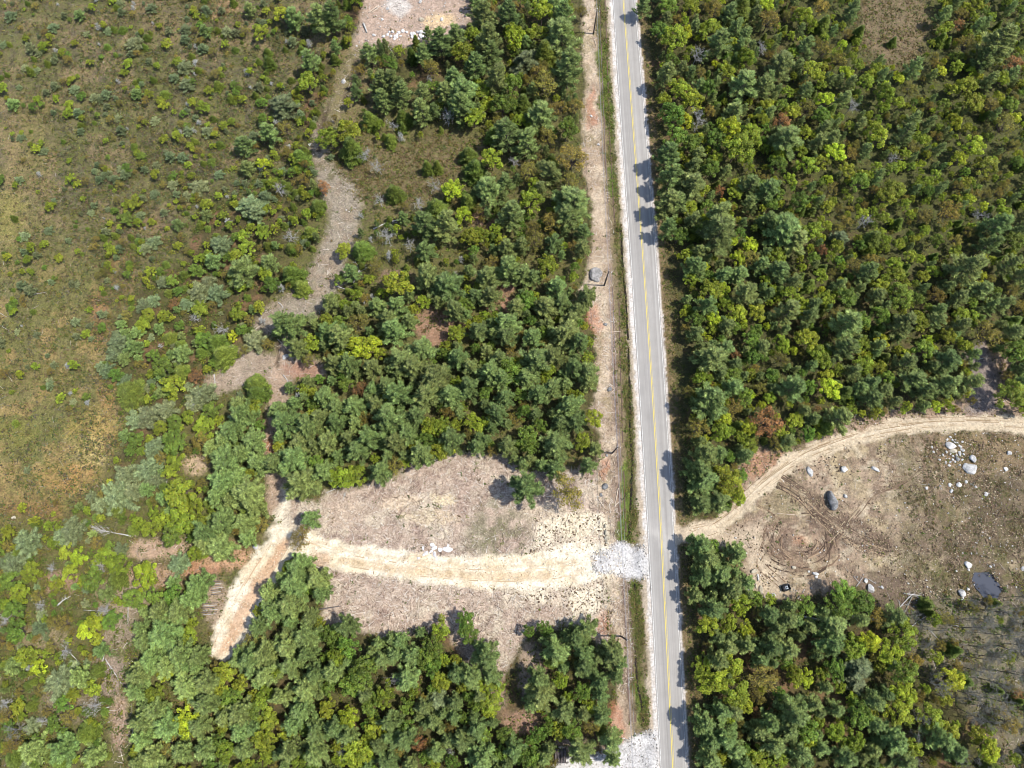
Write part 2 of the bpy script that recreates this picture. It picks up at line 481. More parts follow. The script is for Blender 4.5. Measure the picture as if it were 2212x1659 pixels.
    # slash
    for P, c in ((TRACK, (160, 148, 130)), (TRACK2, (188, 168, 148)), (TRACK3, (190, 162, 138))):
        m = linemask(P, wx, wy, 9) * (.35 + .65 * np.clip(spots(60, 2.6, .3, .5) + np.clip((iy - 380) / 120, 0, 1) * .7, 0, 1))
        paint(m, c, .92, .9, .2, 0)
        paint(m * spots(61, 3, .5, .62), (158, 136, 112), .6)
    paint(polymask([(730, 80), (830, 110), (800, 250), (700, 300), (690, 250), (725, 180)], wx, wy, 12), (138, 124, 84), .75, .25, .7)
    for rt in ([(792, 90, 3.5), (783, 150, 4.5), (768, 215, 4.5)], [(806, 110, 3), (800, 160, 4), (786, 222, 4)], [(772, 130, 2.5), (755, 190, 3.5), (742, 220, 5)], [(712, 225, 3), (696, 260, 4), (686, 330, 5)], [(694, 240, 2), (684, 300, 3)], [(600, 730, 4), (602, 790, 4)], [(618, 735, 3), (622, 765, 3)], [(345, 1120, 4), (335, 1150, 4), (345, 1170, 5)]):
        m = linemask(rt, wx * .6 + ix * .4, wy, 3)
        paint(m, (84, 68, 52), .85, .2); Z -= m * .25
    sm = polymask(SLASH_MAIN, wx, wy, 9)
    paint(sm, (206, 184, 162), 1, 1, 0, 0)
    paint(sm * spots(62, 6, .5, .66), (176, 150, 134), .6)
    paint(sm * spots(63, 4, .54, .66), (226, 212, 184), .7)
    paint(sm * spots(69, 1.6, .52, .66), (150, 122, 108), .6)
    for bx, by, rx, ry, c, op in [(955, 1080, 26, 14, (246, 226, 180), .9), (860, 1085, 40, 18, (240, 216, 180), .8), (930, 1120, 60, 16, (240, 220, 176), .6), (750, 1110, 45, 25, (222, 200, 172), .6), (1180, 1110, 60, 20, (240, 222, 190), .8), (1255, 1130, 50, 30, (246, 230, 190), .9)]:
        paint(np.clip((1.3 - np.hypot((wx - bx) / rx, (wy - by) / ry)) / .5, 0, 1), c, op * .8, .7)
    paint(polymask(WEEDY, wx, wy, 16) * spots(59, 2.5, .3, .55), (138, 130, 104), .85, .45, .5)
    bm = polymask(BANK, wx, wy, 5)
    paint(bm, (210, 190, 162), 1, 1, 0, 0)
    paint(bm * spots(64, 4, .5, .62), (160, 134, 108), .65)
    paint(bm * spots(65, 5, .55, .63), (150, 136, 92), .5)
    for bx, by, rx, ry in [(1305, 1340, 12, 26), (1285, 690, 14, 30), (1325, 1560, 18, 40), (1307, 1010, 10, 20), (1278, 235, 10, 40), (1318, 1590, 20, 20)]:
        paint(np.clip((1.3 - np.hypot((wx - bx) / rx, (wy - by) / ry)) / .5, 0, 1), (196, 128, 96), .6)
    # bare soil patches in the left woods
    for bx, by, rx, ry, c in [(945, 710, 48, 36, (170, 128, 104)), (915, 690, 30, 30, (160, 124, 98)), (1085, 655, 36, 14, (190, 140, 114)), (1095, 615, 22, 22, (184, 138, 112)), (590, 965, 12, 26, (180, 122, 86)), (655, 800, 40, 20, (176, 130, 108)),
                              (860, 605, 36, 20, (146, 118, 96)), (1040, 470, 26, 30, (178, 140, 112)), (420, 1000, 30, 24, (214, 184, 150)), (345, 1185, 60, 22, (206, 172, 144)), (330, 1245, 70, 26, (190, 154, 124)), (420, 1225, 36, 20, (198, 144, 106)),
                              (265, 1290, 60, 40, (176, 156, 128)), (250, 1360, 50, 40, (160, 142, 118)), (240, 1460, 34, 40, (168, 146, 128)), (262, 1560, 20, 60, (182, 152, 128)), (130, 1260, 40, 20, (176, 140, 116)), (90, 1380, 60, 30, (150, 134, 96)), (150, 1520, 60, 40, (138, 124, 96)),
                              (1060, 1500, 30, 40, (176, 150, 128)), (1120, 1560, 40, 30, (168, 130, 108)), (1150, 1450, 26, 60, (184, 160, 138)), (1240, 1610, 40, 20, (190, 160, 140)), (490, 1200, 50, 30, (206, 160, 124)), (470, 1300, 30, 50, (184, 160, 136)), (455, 1230, 20, 10, (190, 140, 110))]:
        paint(np.clip((1.3 - np.hypot((wx - bx) / rx, (wy - by) / ry)) / .5, 0, 1), c, .85, .6, .2)
    # top clearing
    cm = polymask(CLEAR_TOP, wx, wy, 8)
    paint(cm, (196, 170, 150), 1, .8, 0, .2)
    paint(np.clip((1.3 - np.hypot((wx - 950) / 36, (wy - 45) / 18)) / .5, 0, 1) * cm, (236, 206, 160), .9, .3)
    paint(np.clip((1.3 - np.hypot((wx - 855) / 26, (wy - 12) / 22)) / .5, 0, 1) * cm, (222, 214, 204), .9, .3)
    # sand drive
    sf = polymask(SAND_FAN, wx, wy, 12) * (.5 + .5 * spots(71, 3.5, .4, .55))
    paint(sf, (250, 236, 206), .95, .5, 0, .5)
    m = np.maximum(linemask(DRIVE, wx, wy, 4), linemask(DRIVE_UP, wx, wy, 7) * .9)
    paint(m, (255, 244, 218), 1, .12, 0, .75)
    paint(m * spots(72, 5, .54, .66), (236, 214, 172), .6)
    paint(m * spots(73, 1.4, .55, .66), (214, 186, 150), .5)
    inner = [(a, b + 10, w * .28) for a, b, w in DRIVE[2:8]]
    paint(linemask(inner, ix, iy, 3), (222, 190, 146), .6)
    inner = [(a, b - 12, w * .1) for a, b, w in DRIVE[1:9]]
    paint(linemask(inner, ix, iy, 2), (220, 192, 152), .5)
    inner = [(a + 6, b, w * .35) for a, b, w in DRIVE[10:]]
    paint(linemask(inner, wx, wy, 4), (222, 176, 136), .75)
    drive_m = m
    paint(np.clip((1.3 - np.hypot((wx - 690) / 26, (wy - 1205) / 14)) / .5, 0, 1), (216, 180, 146), .7)
    # pit / dirt clearing on the right
    pm = polymask(PIT, wx, wy, 7)
    paint(pm, (180, 156, 130), 1, .45, .1, .1)
    paint(pm * spots(81, 7, .5, .62), (186, 168, 128), .7)
    paint(pm * spots(82, 3, .48, .6), (142, 118, 98), .75)
    paint(pm * spots(89, 1.3, .5, .62), (112, 92, 76), .5)
    paint(pm * spots(83, 1.5, .56, .68), (216, 200, 170), .6)
    ew = np.clip((ix - 1900) / 120, 0, 1)
    paint(pm * ew, (112, 94, 74), .9, .35, .3, 0)
    paint(pm * ew * spots(84, 4, .45, .6), (112, 106, 62), .7, heath=.45)
    paint(pm * ew * spots(85, 2.2, .55, .66), (170, 150, 122), .7)
    paint(polymask([(2020, 930), (2240, 940), (2240, 1010), (2100, 1030), (2030, 1000)], wx, wy, 14), (146, 122, 88), .7, heath=.3)
    g = polymask(NORTHSTRIP, wx, wy, 9)
    paint(g, (178, 150, 126), 1, .6, .3)
    paint(np.clip((1.25 - np.hypot((wx - 1655) / 44, (wy - 1005) / 30)) / .4, 0, 1), (186, 142, 112), .9, .2, .2)
    paint(polymask([(1500, 1175), (1610, 1185), (1620, 1280), (1680, 1290), (1700, 1240), (1650, 1200), (1640, 1130), (1560, 1150)], wx, wy, 8), (214, 194, 166), .7, .2, 0, .6)
    # tyre swirls and the dark scraped band
    Z = Z + .12 * pm * (spots(88, 1.2, .4, .6) - .5); sx, sy = SWIRL_C
    rr = np.hypot((X - sx) / 7.8, (Y - sy) / 5.6); an = np.arctan2(Y - sy, X - sx)
    ring = np.clip((1.18 - rr) / .14, 0, 1) * np.clip((rr - .28) / .12, 0, 1)
    lines = (.5 + .5 * np.sin(rr * 34 + 6 * fbm(X / 2.5, Y / 2.5, 7, 2) + 2.4 * an)) * spots(86, 2.0, .35, .6)
    wgt = np.clip(1.5 * np.cos(an - 3.0), 0, 1) + np.clip(1.6 * np.cos(an - 0.35) - .3, 0, 1) * .9 + .25 + .3 * np.clip(-np.sin(an), 0, 1)
    wgt = np.clip(wgt, 0, 1)
    ragged = spots(87, 2.6, .34, .6)
    paint(ring * wgt * ragged, (150, 124, 104), .8, .1)
    paint(ring * wgt * lines ** 2, (98, 78, 66), .85)
    paint(np.clip((1.2 - np.hypot((wx - 1735) / 20, (wy - 1168) / 12)) / .8, 0, 1), (190, 140, 108), .6)
    paint(np.clip((1.2 - np.hypot((wx - 1690) / 34, (wy - 1135) / 16)) / .8, 0, 1) * ragged, (140, 116, 98), .7)
    band = [(1690, 1040, 20), (1730, 1062, 22), (1770, 1105, 24), (1815, 1140, 26), (1860, 1165, 30), (1910, 1180, 24)]
    bmask = linemask(band, wx, wy, 6)
    bl = .5 + .5 * np.sin((X * .64 + Y * .77) * 9.0 + 2.0 * fbm(X / 3, Y / 3, 5, 2))
    paint(bmask * spots(90, 2.4, .3, .55), (124, 102, 84), .85, .1)
    paint(bmask * bl ** 2, (96, 78, 64), .6)
    paint(np.clip((1.25 - np.hypot((wx - 1690) / 44, (wy - 1090) / 34)) / .5, 0, 1), (150, 136, 100), .6)
    for k in range(4):      # long tyre arcs on pale ground
        r0 = 22 + k * 2.2
        ring = np.exp(-((np.hypot(X - sx - 9, Y - sy - 14) - r0) / .3) ** 2) * (an > .1) * (an < 1.5)
        paint(ring * pm, (160, 132, 106), .6)
    dm = linemask(DIRTROAD, wx, wy, 4)
    paint(dm, (224, 206, 176), 1, .1, 0, .8)
    # two wheel lines and streaks along the dirt road
    def offline(L, o, w):
        out = []
        for i, (a, b, _) in enumerate(L):
            p = L[max(0, i - 1)]; q = L[min(len(L) - 1, i + 1)]
            dx, dy = q[0] - p[0], q[1] - p[1]; n = math.hypot(dx, dy)
            out.append((a - dy / n * o, b + dx / n * o, w))
        return out
    for o, w, c, op in ((-5, 1.2, (186, 160, 128), .7), (4, 1.2, (190, 164, 132), .7), (9, .8, (196, 172, 138), .6), (-10, .8, (196, 170, 138), .5), (0, 3.0, (236, 220, 192), .4)):
        paint(linemask(offline(DIRTROAD, o, w), ix + (wx - ix) * .25, iy + (wy - iy) * .25, 1.6), c, op)
    paint(polymask(GREYLANE, wx, wy, 8), (134, 122, 118), .9, .8, 0)
    gm = polymask(GREYWOOD, wx, wy, 30)
    paint(gm, (128, 120, 100), .85, .5, .5)
    paint(gm * spots(91, 5, .5, .62), (124, 118, 92), .6)
    paint(polymask(MARSH, wx, wy, 24) * spots(92, 6, .45, .58), (104, 88, 66), .6)
    paint(polymask([(1850, 1240), (1960, 1240), (1990, 1300), (1940, 1350), (1870, 1300)], wx, wy, 12), (112, 92, 80), .8, .2, .3)
    pnd = polymask(POND, ix, iy, 5)
    paint(polymask(POND, ix, iy, 16), (74, 66, 50), .7)
    Z -= pnd * 1.4
    # verge
    paint(linemask(SERVICE, wx, wy, 4), (150, 126, 108), .85, .35, .1)
    paint(linemask(SERVICE2, wx, wy, 4), (146, 126, 106), .85, .3, .1)
    xl, xr = road_x(Y)
    dl = xl - X; dr = X - xr
    # grass verge right of the service track
    vg = np.clip((5.2 - dl) / .8, 0, 1) * np.clip((dl - 1.2) / .6, 0, 1)
    jn = np.maximum(polymask(APRON, ix, iy, 10), polymask(APRON2, ix, iy, 10))
    paint(vg * (1 - jn), (140, 124, 92), .9, .25, .5)
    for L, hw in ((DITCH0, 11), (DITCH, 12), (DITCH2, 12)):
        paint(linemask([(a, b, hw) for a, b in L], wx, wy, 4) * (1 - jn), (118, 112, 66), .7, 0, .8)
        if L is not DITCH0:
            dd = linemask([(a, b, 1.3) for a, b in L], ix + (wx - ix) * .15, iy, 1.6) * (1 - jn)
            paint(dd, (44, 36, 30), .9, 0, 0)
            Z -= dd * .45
    for L in ([(1300, 95, 10), (1308, 180, 13), (1318, 260, 12), (1322, 300, 9)], [(1316, 370, 9), (1324, 420, 9)], [(1352, 1000, 7), (1350, 1050, 9), (1356, 1120, 14), (1352, 1160, 16)], [(1368, 1262, 7), (1372, 1330, 5)], [(1380, 1480, 7), (1384, 1560, 9)]):
        paint(linemask(L, wx, wy, 4) * (1 - jn), (96, 124, 36), .75, 0, .8)
    wob = .5 * (fbm(Y / 3.0, Y * 0 + 3, 7, 3) - .5)
    wob2 = .7 * (fbm(Y / 2.0, Y * 0 + 9, 8, 3) - .5)
    tan_l = np.clip((2.1 + wob2 * 2 - dl) / .5, 0, 1) * (dl > -2) * (X < xr)
    paint(tan_l, (214, 196, 172), .8, .1, 0, .6)
    gr_l = np.clip((.98 + wob * 1.3 + .35 * (vnoise(X * 3, Y * 1.5, 66) - .5) - dl) / .22, 0, 1) * (X < xr)
    paint(gr_l, (234, 227, 219), 1, .1, 0, .5)
    paint(gr_l * spots(67, 1.1, .52, .66), (206, 194, 180), .7)
    gr_r = np.clip((.62 + wob + .3 * (vnoise(X * 3, Y * 1.5, 68) - .5) - dr) / .2, 0, 1) * (X > xl)
    vr = np.clip((3.0 - dr) / .8, 0, 1) * (dr > -1)
    paint(vr * (X > xr), (142, 120, 88), .9, .2, .7)
    paint(gr_r, (228, 218, 208), 1, .1, 0, .5)
    ap = polymask(APRON, wx, wy, 5); ap2 = polymask(APRON2, wx, wy, 5)
    paint(np.maximum(ap, ap2), (218, 215, 212), .97, .15, 0, .4)
    paint(np.maximum(ap, ap2) * spots(95, 2, .5, .6), (240, 236, 230), .6)
    dm2 = dm * (dr > -.2)
    paint(dm2 * np.clip((12 - dr) / 4, 0, 1), (230, 210, 182), .8, .05, 0, .8)
    # driveway and dirt road surface separated as their own objects, sharing edges with the ground
    cls = np.zeros(N, np.int8)
    cls[(drive_m > .5)] = 1
    cls[(dm > .5) & (X > xr)] = 2
    cls[(np.maximum(ap, ap2) > .5) & (X < xl)] = 3
    cls[((gr_l > .5) & (dl < 3)) | ((gr_r > .5) & (dr < 3) & (cls != 2))] = 4
    idx = np.arange(nx * ny).reshape(ny, nx)
    F = np.stack([idx[:-1, :-1], idx[:-1, 1:], idx[1:, 1:], idx[1:, :-1]], -1).reshape(-1, 4)
    # leave out ground cells wholly under the asphalt
    fc = cls[F[:, 0]]
    # clay of sub-surface under road is pushed down
    under = (dl < -.25) & (dr < -.25)
    Z = np.where(under, -0.25, Z)
    VV = np.stack([X, Y, Z], -1)
    names = {0: ('ground', 'leaf litter, heath and slash covered ground'), 1: ('sandy_driveway', 'pale sand track curving west from the gravel apron'), 2: ('dirt_road', 'tan dirt road curving east into the clearing'),
             3: ('gravel_apron', 'white crushed stone entrances beside the road'), 4: ('road_shoulder', 'pale gravel shoulders along both asphalt edges')}
    for k, (nm, lb) in names.items():
        sel = F[fc == k]
        u, inv = np.unique(sel, return_inverse=True)
        me = mesh_np(nm, VV[u], inv.reshape(-1, 4), M_GROUND, col[u].astype(np.float32), smooth=True)
        at = me.color_attributes.new('Msk', 'FLOAT_COLOR', 'POINT')
        c4 = np.ones((len(u), 4), np.float32); c4[:, :3] = msk[u]
        at.data.foreach_set('color', c4.ravel())
        o = new_obj(nm, me)
        tag(o, lb, None, None, 'structure')
build_ground()

# ------------------------------------------------------------------ asphalt and paint
def mat_asphalt():
    t = NT('asphalt')
    p = t.pos()
    uv = t.add('ShaderNodeUVMap'); uv.uv_map = 'UVMap'
    mp = t.add('ShaderNodeMapping'); mp.inputs['Scale'].default_value = (2.6, 0.015, 1)
    t.l.new(uv.outputs[0], mp.inputs[0])
    st = t.noise(1.0, 4, 0.65, mp.outputs[0])
    n = t.noise(0.35, 4, 0.6, p); n2 = t.noise(12, 3, 0.7, p)
    f = t.math('MULTIPLY', t.rng(st, 0.3, 0.7, 0.84, 1.16), t.rng(n, 0.3, 0.7, 0.95, 1.05))
    f = t.math('MULTIPLY', f, t.rng(n2, 0.3, 0.7, 0.92, 1.08))
    c = t.attr('Col').outputs['Color']
    t.base(t.scale_col(c, f))
    t.b.inputs['Roughness'].default_value = 0.8
    t.bump(n2, 0.3, 0.01)
    return t.m
M_ASPH = mat_asphalt()

def build_road():
    ys = np.concatenate([np.arange(1500, 175, -40.0), np.arange(175, -62, -.5), np.arange(-62, -1500, -40.0)])
    xl, xr = road_x(ys)
    K = 15
    V = []; Cc = []; UV = []
    crn = []
    ix0 = []
    for j in range(K):
        f = j / (K - 1)
        x = xl * (1 - f) + xr * f
        jag = (vnoise(ys / .8, ys * 0, 77 + j) - .5) * .12 if j in (0, K - 1) else 0
        V.append(np.stack([x + jag, ys, np.full(len(ys), 0.04 + 0.09 * (1 - (2 * f - 1) ** 2))], -1)); UV.append(np.stack([np.full(len(ys), f * 5.6), ys], -1))
    V = np.array(V).transpose(1, 0, 2); UV = np.array(UV).transpose(1, 0, 2)
    X = V[..., 0].ravel(); Y = V[..., 1].ravel()
    col = np.tile(np.array(alb(176, 171, 165)), (len(X), 1))
    ix, iy = px(X, Y)
    f = UV[..., 0].ravel() / 5.6
    for ctr, w, c, op in ((.13, .06, (198, 198, 199), .4), (.33, .05, (168, 168, 171), .4), (.46, .03, (162, 158, 162), .45), (.62, .05, (198, 198, 199), .45), (.86, .05, (194, 194, 196), .45)):
        m = (np.exp(-((f - ctr) / w) ** 2) * op)[:, None]
        col = col * (1 - m) + np.array(alb(c[0] + 4, c[1], c[2] - 8)) * m
    # tar patches, hairline cracks and stains
    for k in range(26):
        rr_ = np.random.default_rng(900 + k); y0 = rr_.uniform(-45, 160); f0 = rr_.uniform(.05, .95)
        m = (np.clip(1.2 - np.hypot((f - f0) / rr_.uniform(.03, .12), (Y - y0) / rr_.uniform(.5, 3.5)), 0, 1) * .35)[:, None]
        c_ = (150, 147, 143) if k % 3 else (196, 190, 182)
        col = col * (1 - m) + np.array(alb(*c_)) * m
    for cx, cy, rx, ry in ((1435, 1165, 30, 26), (1420, 1190, 28, 16), (1455, 1190, 16, 30), (1415, 1150, 20, 30)):
        m = (np.clip(1.2 - np.hypot((ix - cx) / rx, (iy - cy) / ry), 0, 1) * np.clip((fbm(X / 1.2, Y / 3.0, 55, 3) - .38) * 4, 0, 1) * .55)[:, None]
        col = col * (1 - m) + np.array(alb(212, 206, 198)) * m
    n = len(ys)
    idx = np.arange(n * K).reshape(n, K)
    F = np.stack([idx[:-1, :-1], idx[1:, :-1], idx[1:, 1:], idx[:-1, 1:]], -1).reshape(-1, 4)
    me = mesh_np('road', V.reshape(-1, 3), F, M_ASPH, col.astype(np.float32), smooth=True)
    uvl = me.uv_layers.new(name='UVMap')
    li = np.zeros(len(F) * 4, np.int32); me.loops.foreach_get('vertex_index', li)
    uvl.data.foreach_set('uv', UV.reshape(-1, 2)[li].astype(np.float32).ravel())
    road = tag(new_obj('road', me), 'straight two lane grey asphalt road with yellow centre lines', kind='structure')
    t = NT('yellow_paint'); p = t.pos(); nn = t.noise(7, 4, .7, p)
    t.base(t.mix(t.rng(nn, .58, .7, 0, .8), alb(248, 226, 110), alb(190, 186, 170)))
    tw = NT('worn_yellow_paint'); nn = tw.noise(5, 4, .7, tw.pos())
    tw.base(tw.mix(tw.rng(nn, .4, .62, .1, .9), alb(240, 214, 120), alb(190, 186, 176)))
    yc = np.concatenate([np.arange(400, -120, -1.0)])
    xc = at_y(RC, yc); a, b = road_x(yc)
    def zz(x):
        f = (x - a) / (b - a); return 0.04 + 0.09 * (1 - (2 * f - 1) ** 2) + .006
    we = NT('worn_white_paint'); nn = we.noise(4, 4, .7, we.pos())
    we.base(we.mix(we.rng(nn, .45, .62, 0, 1), alb(250, 248, 242), alb(196, 192, 186)))
    for fr, lb in ((.035, 'worn white edge line on the left side'), (.965, 'worn white edge line on the right side')):
        xe = a + (b - a) * fr
        V2 = np.stack([np.stack([xe - .06, yc, zz(xe - .06)], -1), np.stack([xe + .06, yc, zz(xe + .06)], -1)], 1).reshape(-1, 3)
        i = np.arange(len(yc) - 1) * 2
        new_obj('edge_line', mesh_np('edge_line', V2, np.stack([i, i + 2, i + 3, i + 1], -1), we.m), road)['label'] = lb
    for off, m, lb in ((-.13, t.m, 'solid bright yellow centre line'), (.17, tw.m, 'worn right hand yellow centre line')):
        x0 = xc + off - .075; x1 = xc + off + .075
        V2 = np.stack([np.stack([x0, yc, zz(x0)], -1), np.stack([x1, yc, zz(x1)], -1)], 1).reshape(-1, 3)
        i = np.arange(len(yc) - 1) * 2
        F2 = np.stack([i, i + 2, i + 3, i + 1], -1)
        o = new_obj('centre_line', mesh_np('centre_line', V2, F2, m), road)
        o['label'] = lb
build_road()

def build_pond():
    pts = [W(*p) for p in POND]
    n = len(pts)
    cx = sum(p[0] for p in pts) / n; cy = sum(p[1] for p in pts) / n
    P = [((x - cx) * 1.12 + cx, (y - cy) * 1.12 + cy) for x, y in pts]
    V = [(cx, cy, -.42)] + [(x, y, -.42) for x, y in P]
    # level: ground around sits near zero
    g = float(np.min(ground_z(np.array([p[0] for p in pts]), np.array([p[1] for p in pts]))))
    V = np.array(V); V[:, 2] = g - .10
    F = np.array([(0, 1 + i, 1 + (i + 1) % n) for i in range(n)])
    if (P[0][0] - cx) * (P[1][1] - cy) - (P[0][1] - cy) * (P[1][0] - cx) < 0: F = F[:, ::-1]
    t = NT('pond_water'); t.base((0.03, 0.036, 0.05))
    t.b.inputs['Roughness'].default_value = 0.0; t.b.inputs['Specular IOR Level'].default_value = 0.3
    t.b.inputs['IOR'].default_value = 1.33
    tag(new_obj('pond', mesh_np('pond', V, F, t.m)), 'small slate blue pool of still water in the marshy clearing', kind='structure')
build_pond()
# ------------------------------------------------------------------ tree builders
def nrm(v):
    return v / (np.linalg.norm(v, axis=-1, keepdims=True) + 1e-9)

def tube_np(paths, sides=5):
    """paths: list of (points (k,3), radii (k)). returns verts, quad faces"""
    V = []; F = []; b = 0
    for P, R in paths:
        P = np.asarray(P, float); R = np.asarray(R, float)
        d = nrm(np.gradient(P, axis=0))
        ref = np.where(np.abs(d[:, 2:3]) > .9, np.array([[1., 0, 0]]), np.array([[0, 0, 1.]]))
        u = nrm(np.cross(d, ref)); w = np.cross(d, u)
        a = np.arange(sides) * 2 * math.pi / sides
        ring = P[:, None, :] + R[:, None, None] * (np.cos(a)[None, :, None] * u[:, None, :] + np.sin(a)[None, :, None] * w[:, None, :])
        V.append(ring.reshape(-1, 3))
        k = len(P)
        for i in range(k - 1):
            for s in range(sides):
                F.append((b + i * sides + s, b + i * sides + (s + 1) % sides, b + (i + 1) * sides + (s + 1) % sides, b + (i + 1) * sides + s))
        b += k * sides
    return np.concatenate(V), np.array(F)

def spray(p, d, s, L, Wd):
    """triangular needle sprays"""
    a = p - s * Wd[:, None] * .5; b = p + s * Wd[:, None] * .5; c = p + d * L[:, None]
    V = np.stack([a, b, c], 1).reshape(-1, 3)
    return V, np.arange(len(V)).reshape(-1, 3)

def leafquads(p, n, L, r):
    t = nrm(np.cross(n, r.normal(size=p.shape))); s = np.cross(n, t)
    L = L[:, None]
    V = np.stack([p - t * L * .5, p + s * L * .38, p + t * L * .5, p - s * L * .38], 1).reshape(-1, 3)
    return V, np.arange(len(V)).reshape(-1, 4)

def leafcols(n, k, r, lo=.72, hi=1.28, hue=.10):
    b = r.uniform(lo, hi, n)
    h = r.normal(0, hue, n)
    c = np.stack([b * (1 + h), b, b * (1 - h)], -1).clip(.3, 2)
    return np.repeat(c, k, 0)

def pine(seed, spruce=False):
    r = np.random.default_rng(seed)
    if spruce: h, R0, nw = 7.0, 1.9, 15
    else: h, R0, nw = 10.5, 3.5, 10
    P = []; D = []; S = []; Br = []
    cb = []
    for i in range(nw):
        t = (.12 if spruce else .24) + (.85 if spruce else .73) * i / (nw - 1)
        rad = R0 * min(1.0, (1.12 * (1 - t) if spruce else 1.22 * (1 - t) ** .62) + .04)
        nb = r.integers(7, 10) if spruce else r.integers(4, 6)
        a0 = r.uniform(0, 6.28)
        for k in range(nb):
            a = a0 + k * 6.283 / nb + r.normal(0, .18)
            ln = rad * r.uniform(.55, 1.15)
            out = np.array([math.cos(a), math.sin(a), 0]); lat = np.array([-math.sin(a), math.cos(a), 0])
            rise = (-.18 if spruce else r.uniform(.10, .38)) * ln
            n = int(4 + ln * (3.2 if spruce else 2.5))
            s = np.sqrt(np.linspace(.06, 1, n))
            bend = r.normal(0, .12) * ln
            ctr = np.outer(s * ln, out) + np.outer(s ** 2 * bend, lat) + np.outer(s ** 1.6 * rise, [0, 0, 1]) + [0, 0, t * h]
            Br.append((np.array([[0, 0, t * h - .1], ctr[n // 2], ctr[-1]]), np.array([.05 + .012 * ln, .03, .008])))
            for side in (-1, 0, 1):
                off = (1 - .75 * s) * ln * (.26 if spruce else .25) * r.uniform(.5, 1.1, n) * side
                pos = ctr + np.outer(off, lat) + r.normal(0, .05, (n, 3))
                m = (5 if side else 6) if spruce else (7 if side else 8)
                pp = np.repeat(pos, m, 0)
                d = nrm(out * r.uniform(.3, 1.2, (n * m, 1)) + lat * (r.normal(0, .5, (n * m, 1)) + side * .6) + np.array([0, 0, 1]) * r.uniform(-.15 if spruce else 0, .6, (n * m, 1)))
                P.append(pp + r.normal(0, .06, pp.shape)); D.append(d); S.append(nrm(np.cross(d, r.normal(size=d.shape) * .6 + [0, 0, 1])))
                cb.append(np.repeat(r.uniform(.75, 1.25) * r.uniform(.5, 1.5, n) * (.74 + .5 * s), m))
    # leader
    P = np.concatenate(P); D = np.concatenate(D); S = np.concatenate(S); cb = np.concatenate(cb)
    n = len(P)
    sz = .7 if spruce else 1.0
    V, F = spray(P, D, S, r.uniform(.4, .75, n) * sz, r.uniform(.10, .17, n) * sz * (1.1 if spruce else 1.0))
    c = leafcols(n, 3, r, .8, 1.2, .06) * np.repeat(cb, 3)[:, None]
    sc = np.array([R0, R0, h])
    TP = [(np.array([[0, 0, -.3], [0, 0, h * .5], [0, 0, h * .985]]), np.array([.17, .11, .02]))] + Br
    tv, tf = tube_np(TP[:1], 6); bv, bf = tube_np(Br, 3)
    tv2 = np.concatenate([tv, bv]); tf2 = np.concatenate([tf, bf + len(tv)])
    return V / sc, F, c, tv2 / sc, tf2

def broad(seed, density=1.0, twiggy=False):
    r = np.random.default_rng(seed)
    h, R0 = 7.0, 3.2
    nb = r.integers(27, 36)
    cs = []; rs = []; limbs = []
    fork = np.array([0, 0, h * r.uniform(.22, .34)])
    ax = r.uniform(.85, 1.12, 2)
    for i in range(nb):
        a = i * 2.399 + r.normal(0, .3); q = math.sqrt((i + .5) / nb)
        rr = q * R0 * .82 * r.uniform(.8, 1.12)
        z = h * (.50 + .32 * math.sqrt(max(0, 1 - q * q)) + r.normal(0, .06))
        c = np.array([math.cos(a) * rr * ax[0], math.sin(a) * rr * ax[1], z]); cs.append(c); rs.append(R0 * r.uniform(.13, .25))
        mid = (fork + c) / 2 + np.array([c[0] * .12, c[1] * .12, -.2])
        limbs.append((np.array([fork, mid, c]), np.array([.085, .055, .02])))
        for _ in range(5 if twiggy else 2):
            e = c + r.normal(0, .55, 3) * rs[-1] * 1.6 + [0, 0, .2]
            limbs.append((np.array([c, (c + e) / 2 + r.normal(0, .05, 3), e]), np.array([.022, .016, .006])))
    P = []; N = []; bb = []
    for c, rad in zip(cs, rs):
        n = int(88 * density * (rad / R0 / .2) ** 1.6)
        d = nrm(r.normal(size=(n, 3)) + [0, 0, .35])
        q = rad * (1 - .5 * r.random(n) ** 2.0)[:, None]
        P.append(c + d * q * np.array([1, 1, .75]))
        N.append(nrm(d * .8 + r.normal(0, .55, (n, 3)) + [0, 0, .45]))
        bb.append(np.full(n, r.uniform(.68, 1.32)))
    P = np.concatenate(P); N = np.concatenate(N); bb = np.concatenate(bb)
    n = len(P)
    V, F = leafquads(P, N, r.uniform(.2, .42, n) * (.8 if twiggy else 1), r)
    c = leafcols(n, 4, r, .75, 1.25, .08) * np.repeat(bb, 4)[:, None]
    sc = np.array([R0, R0, h])
    tv, tf = tube_np([(np.array([[0, 0, -.3], fork, fork + [0, 0, .8]]), np.array([.16, .11, .05]))], 6)
    bv, bf = tube_np(limbs, 3)
    return V / sc, F, c, np.concatenate([tv, bv]) / sc, np.concatenate([tf, bf + len(tv)])

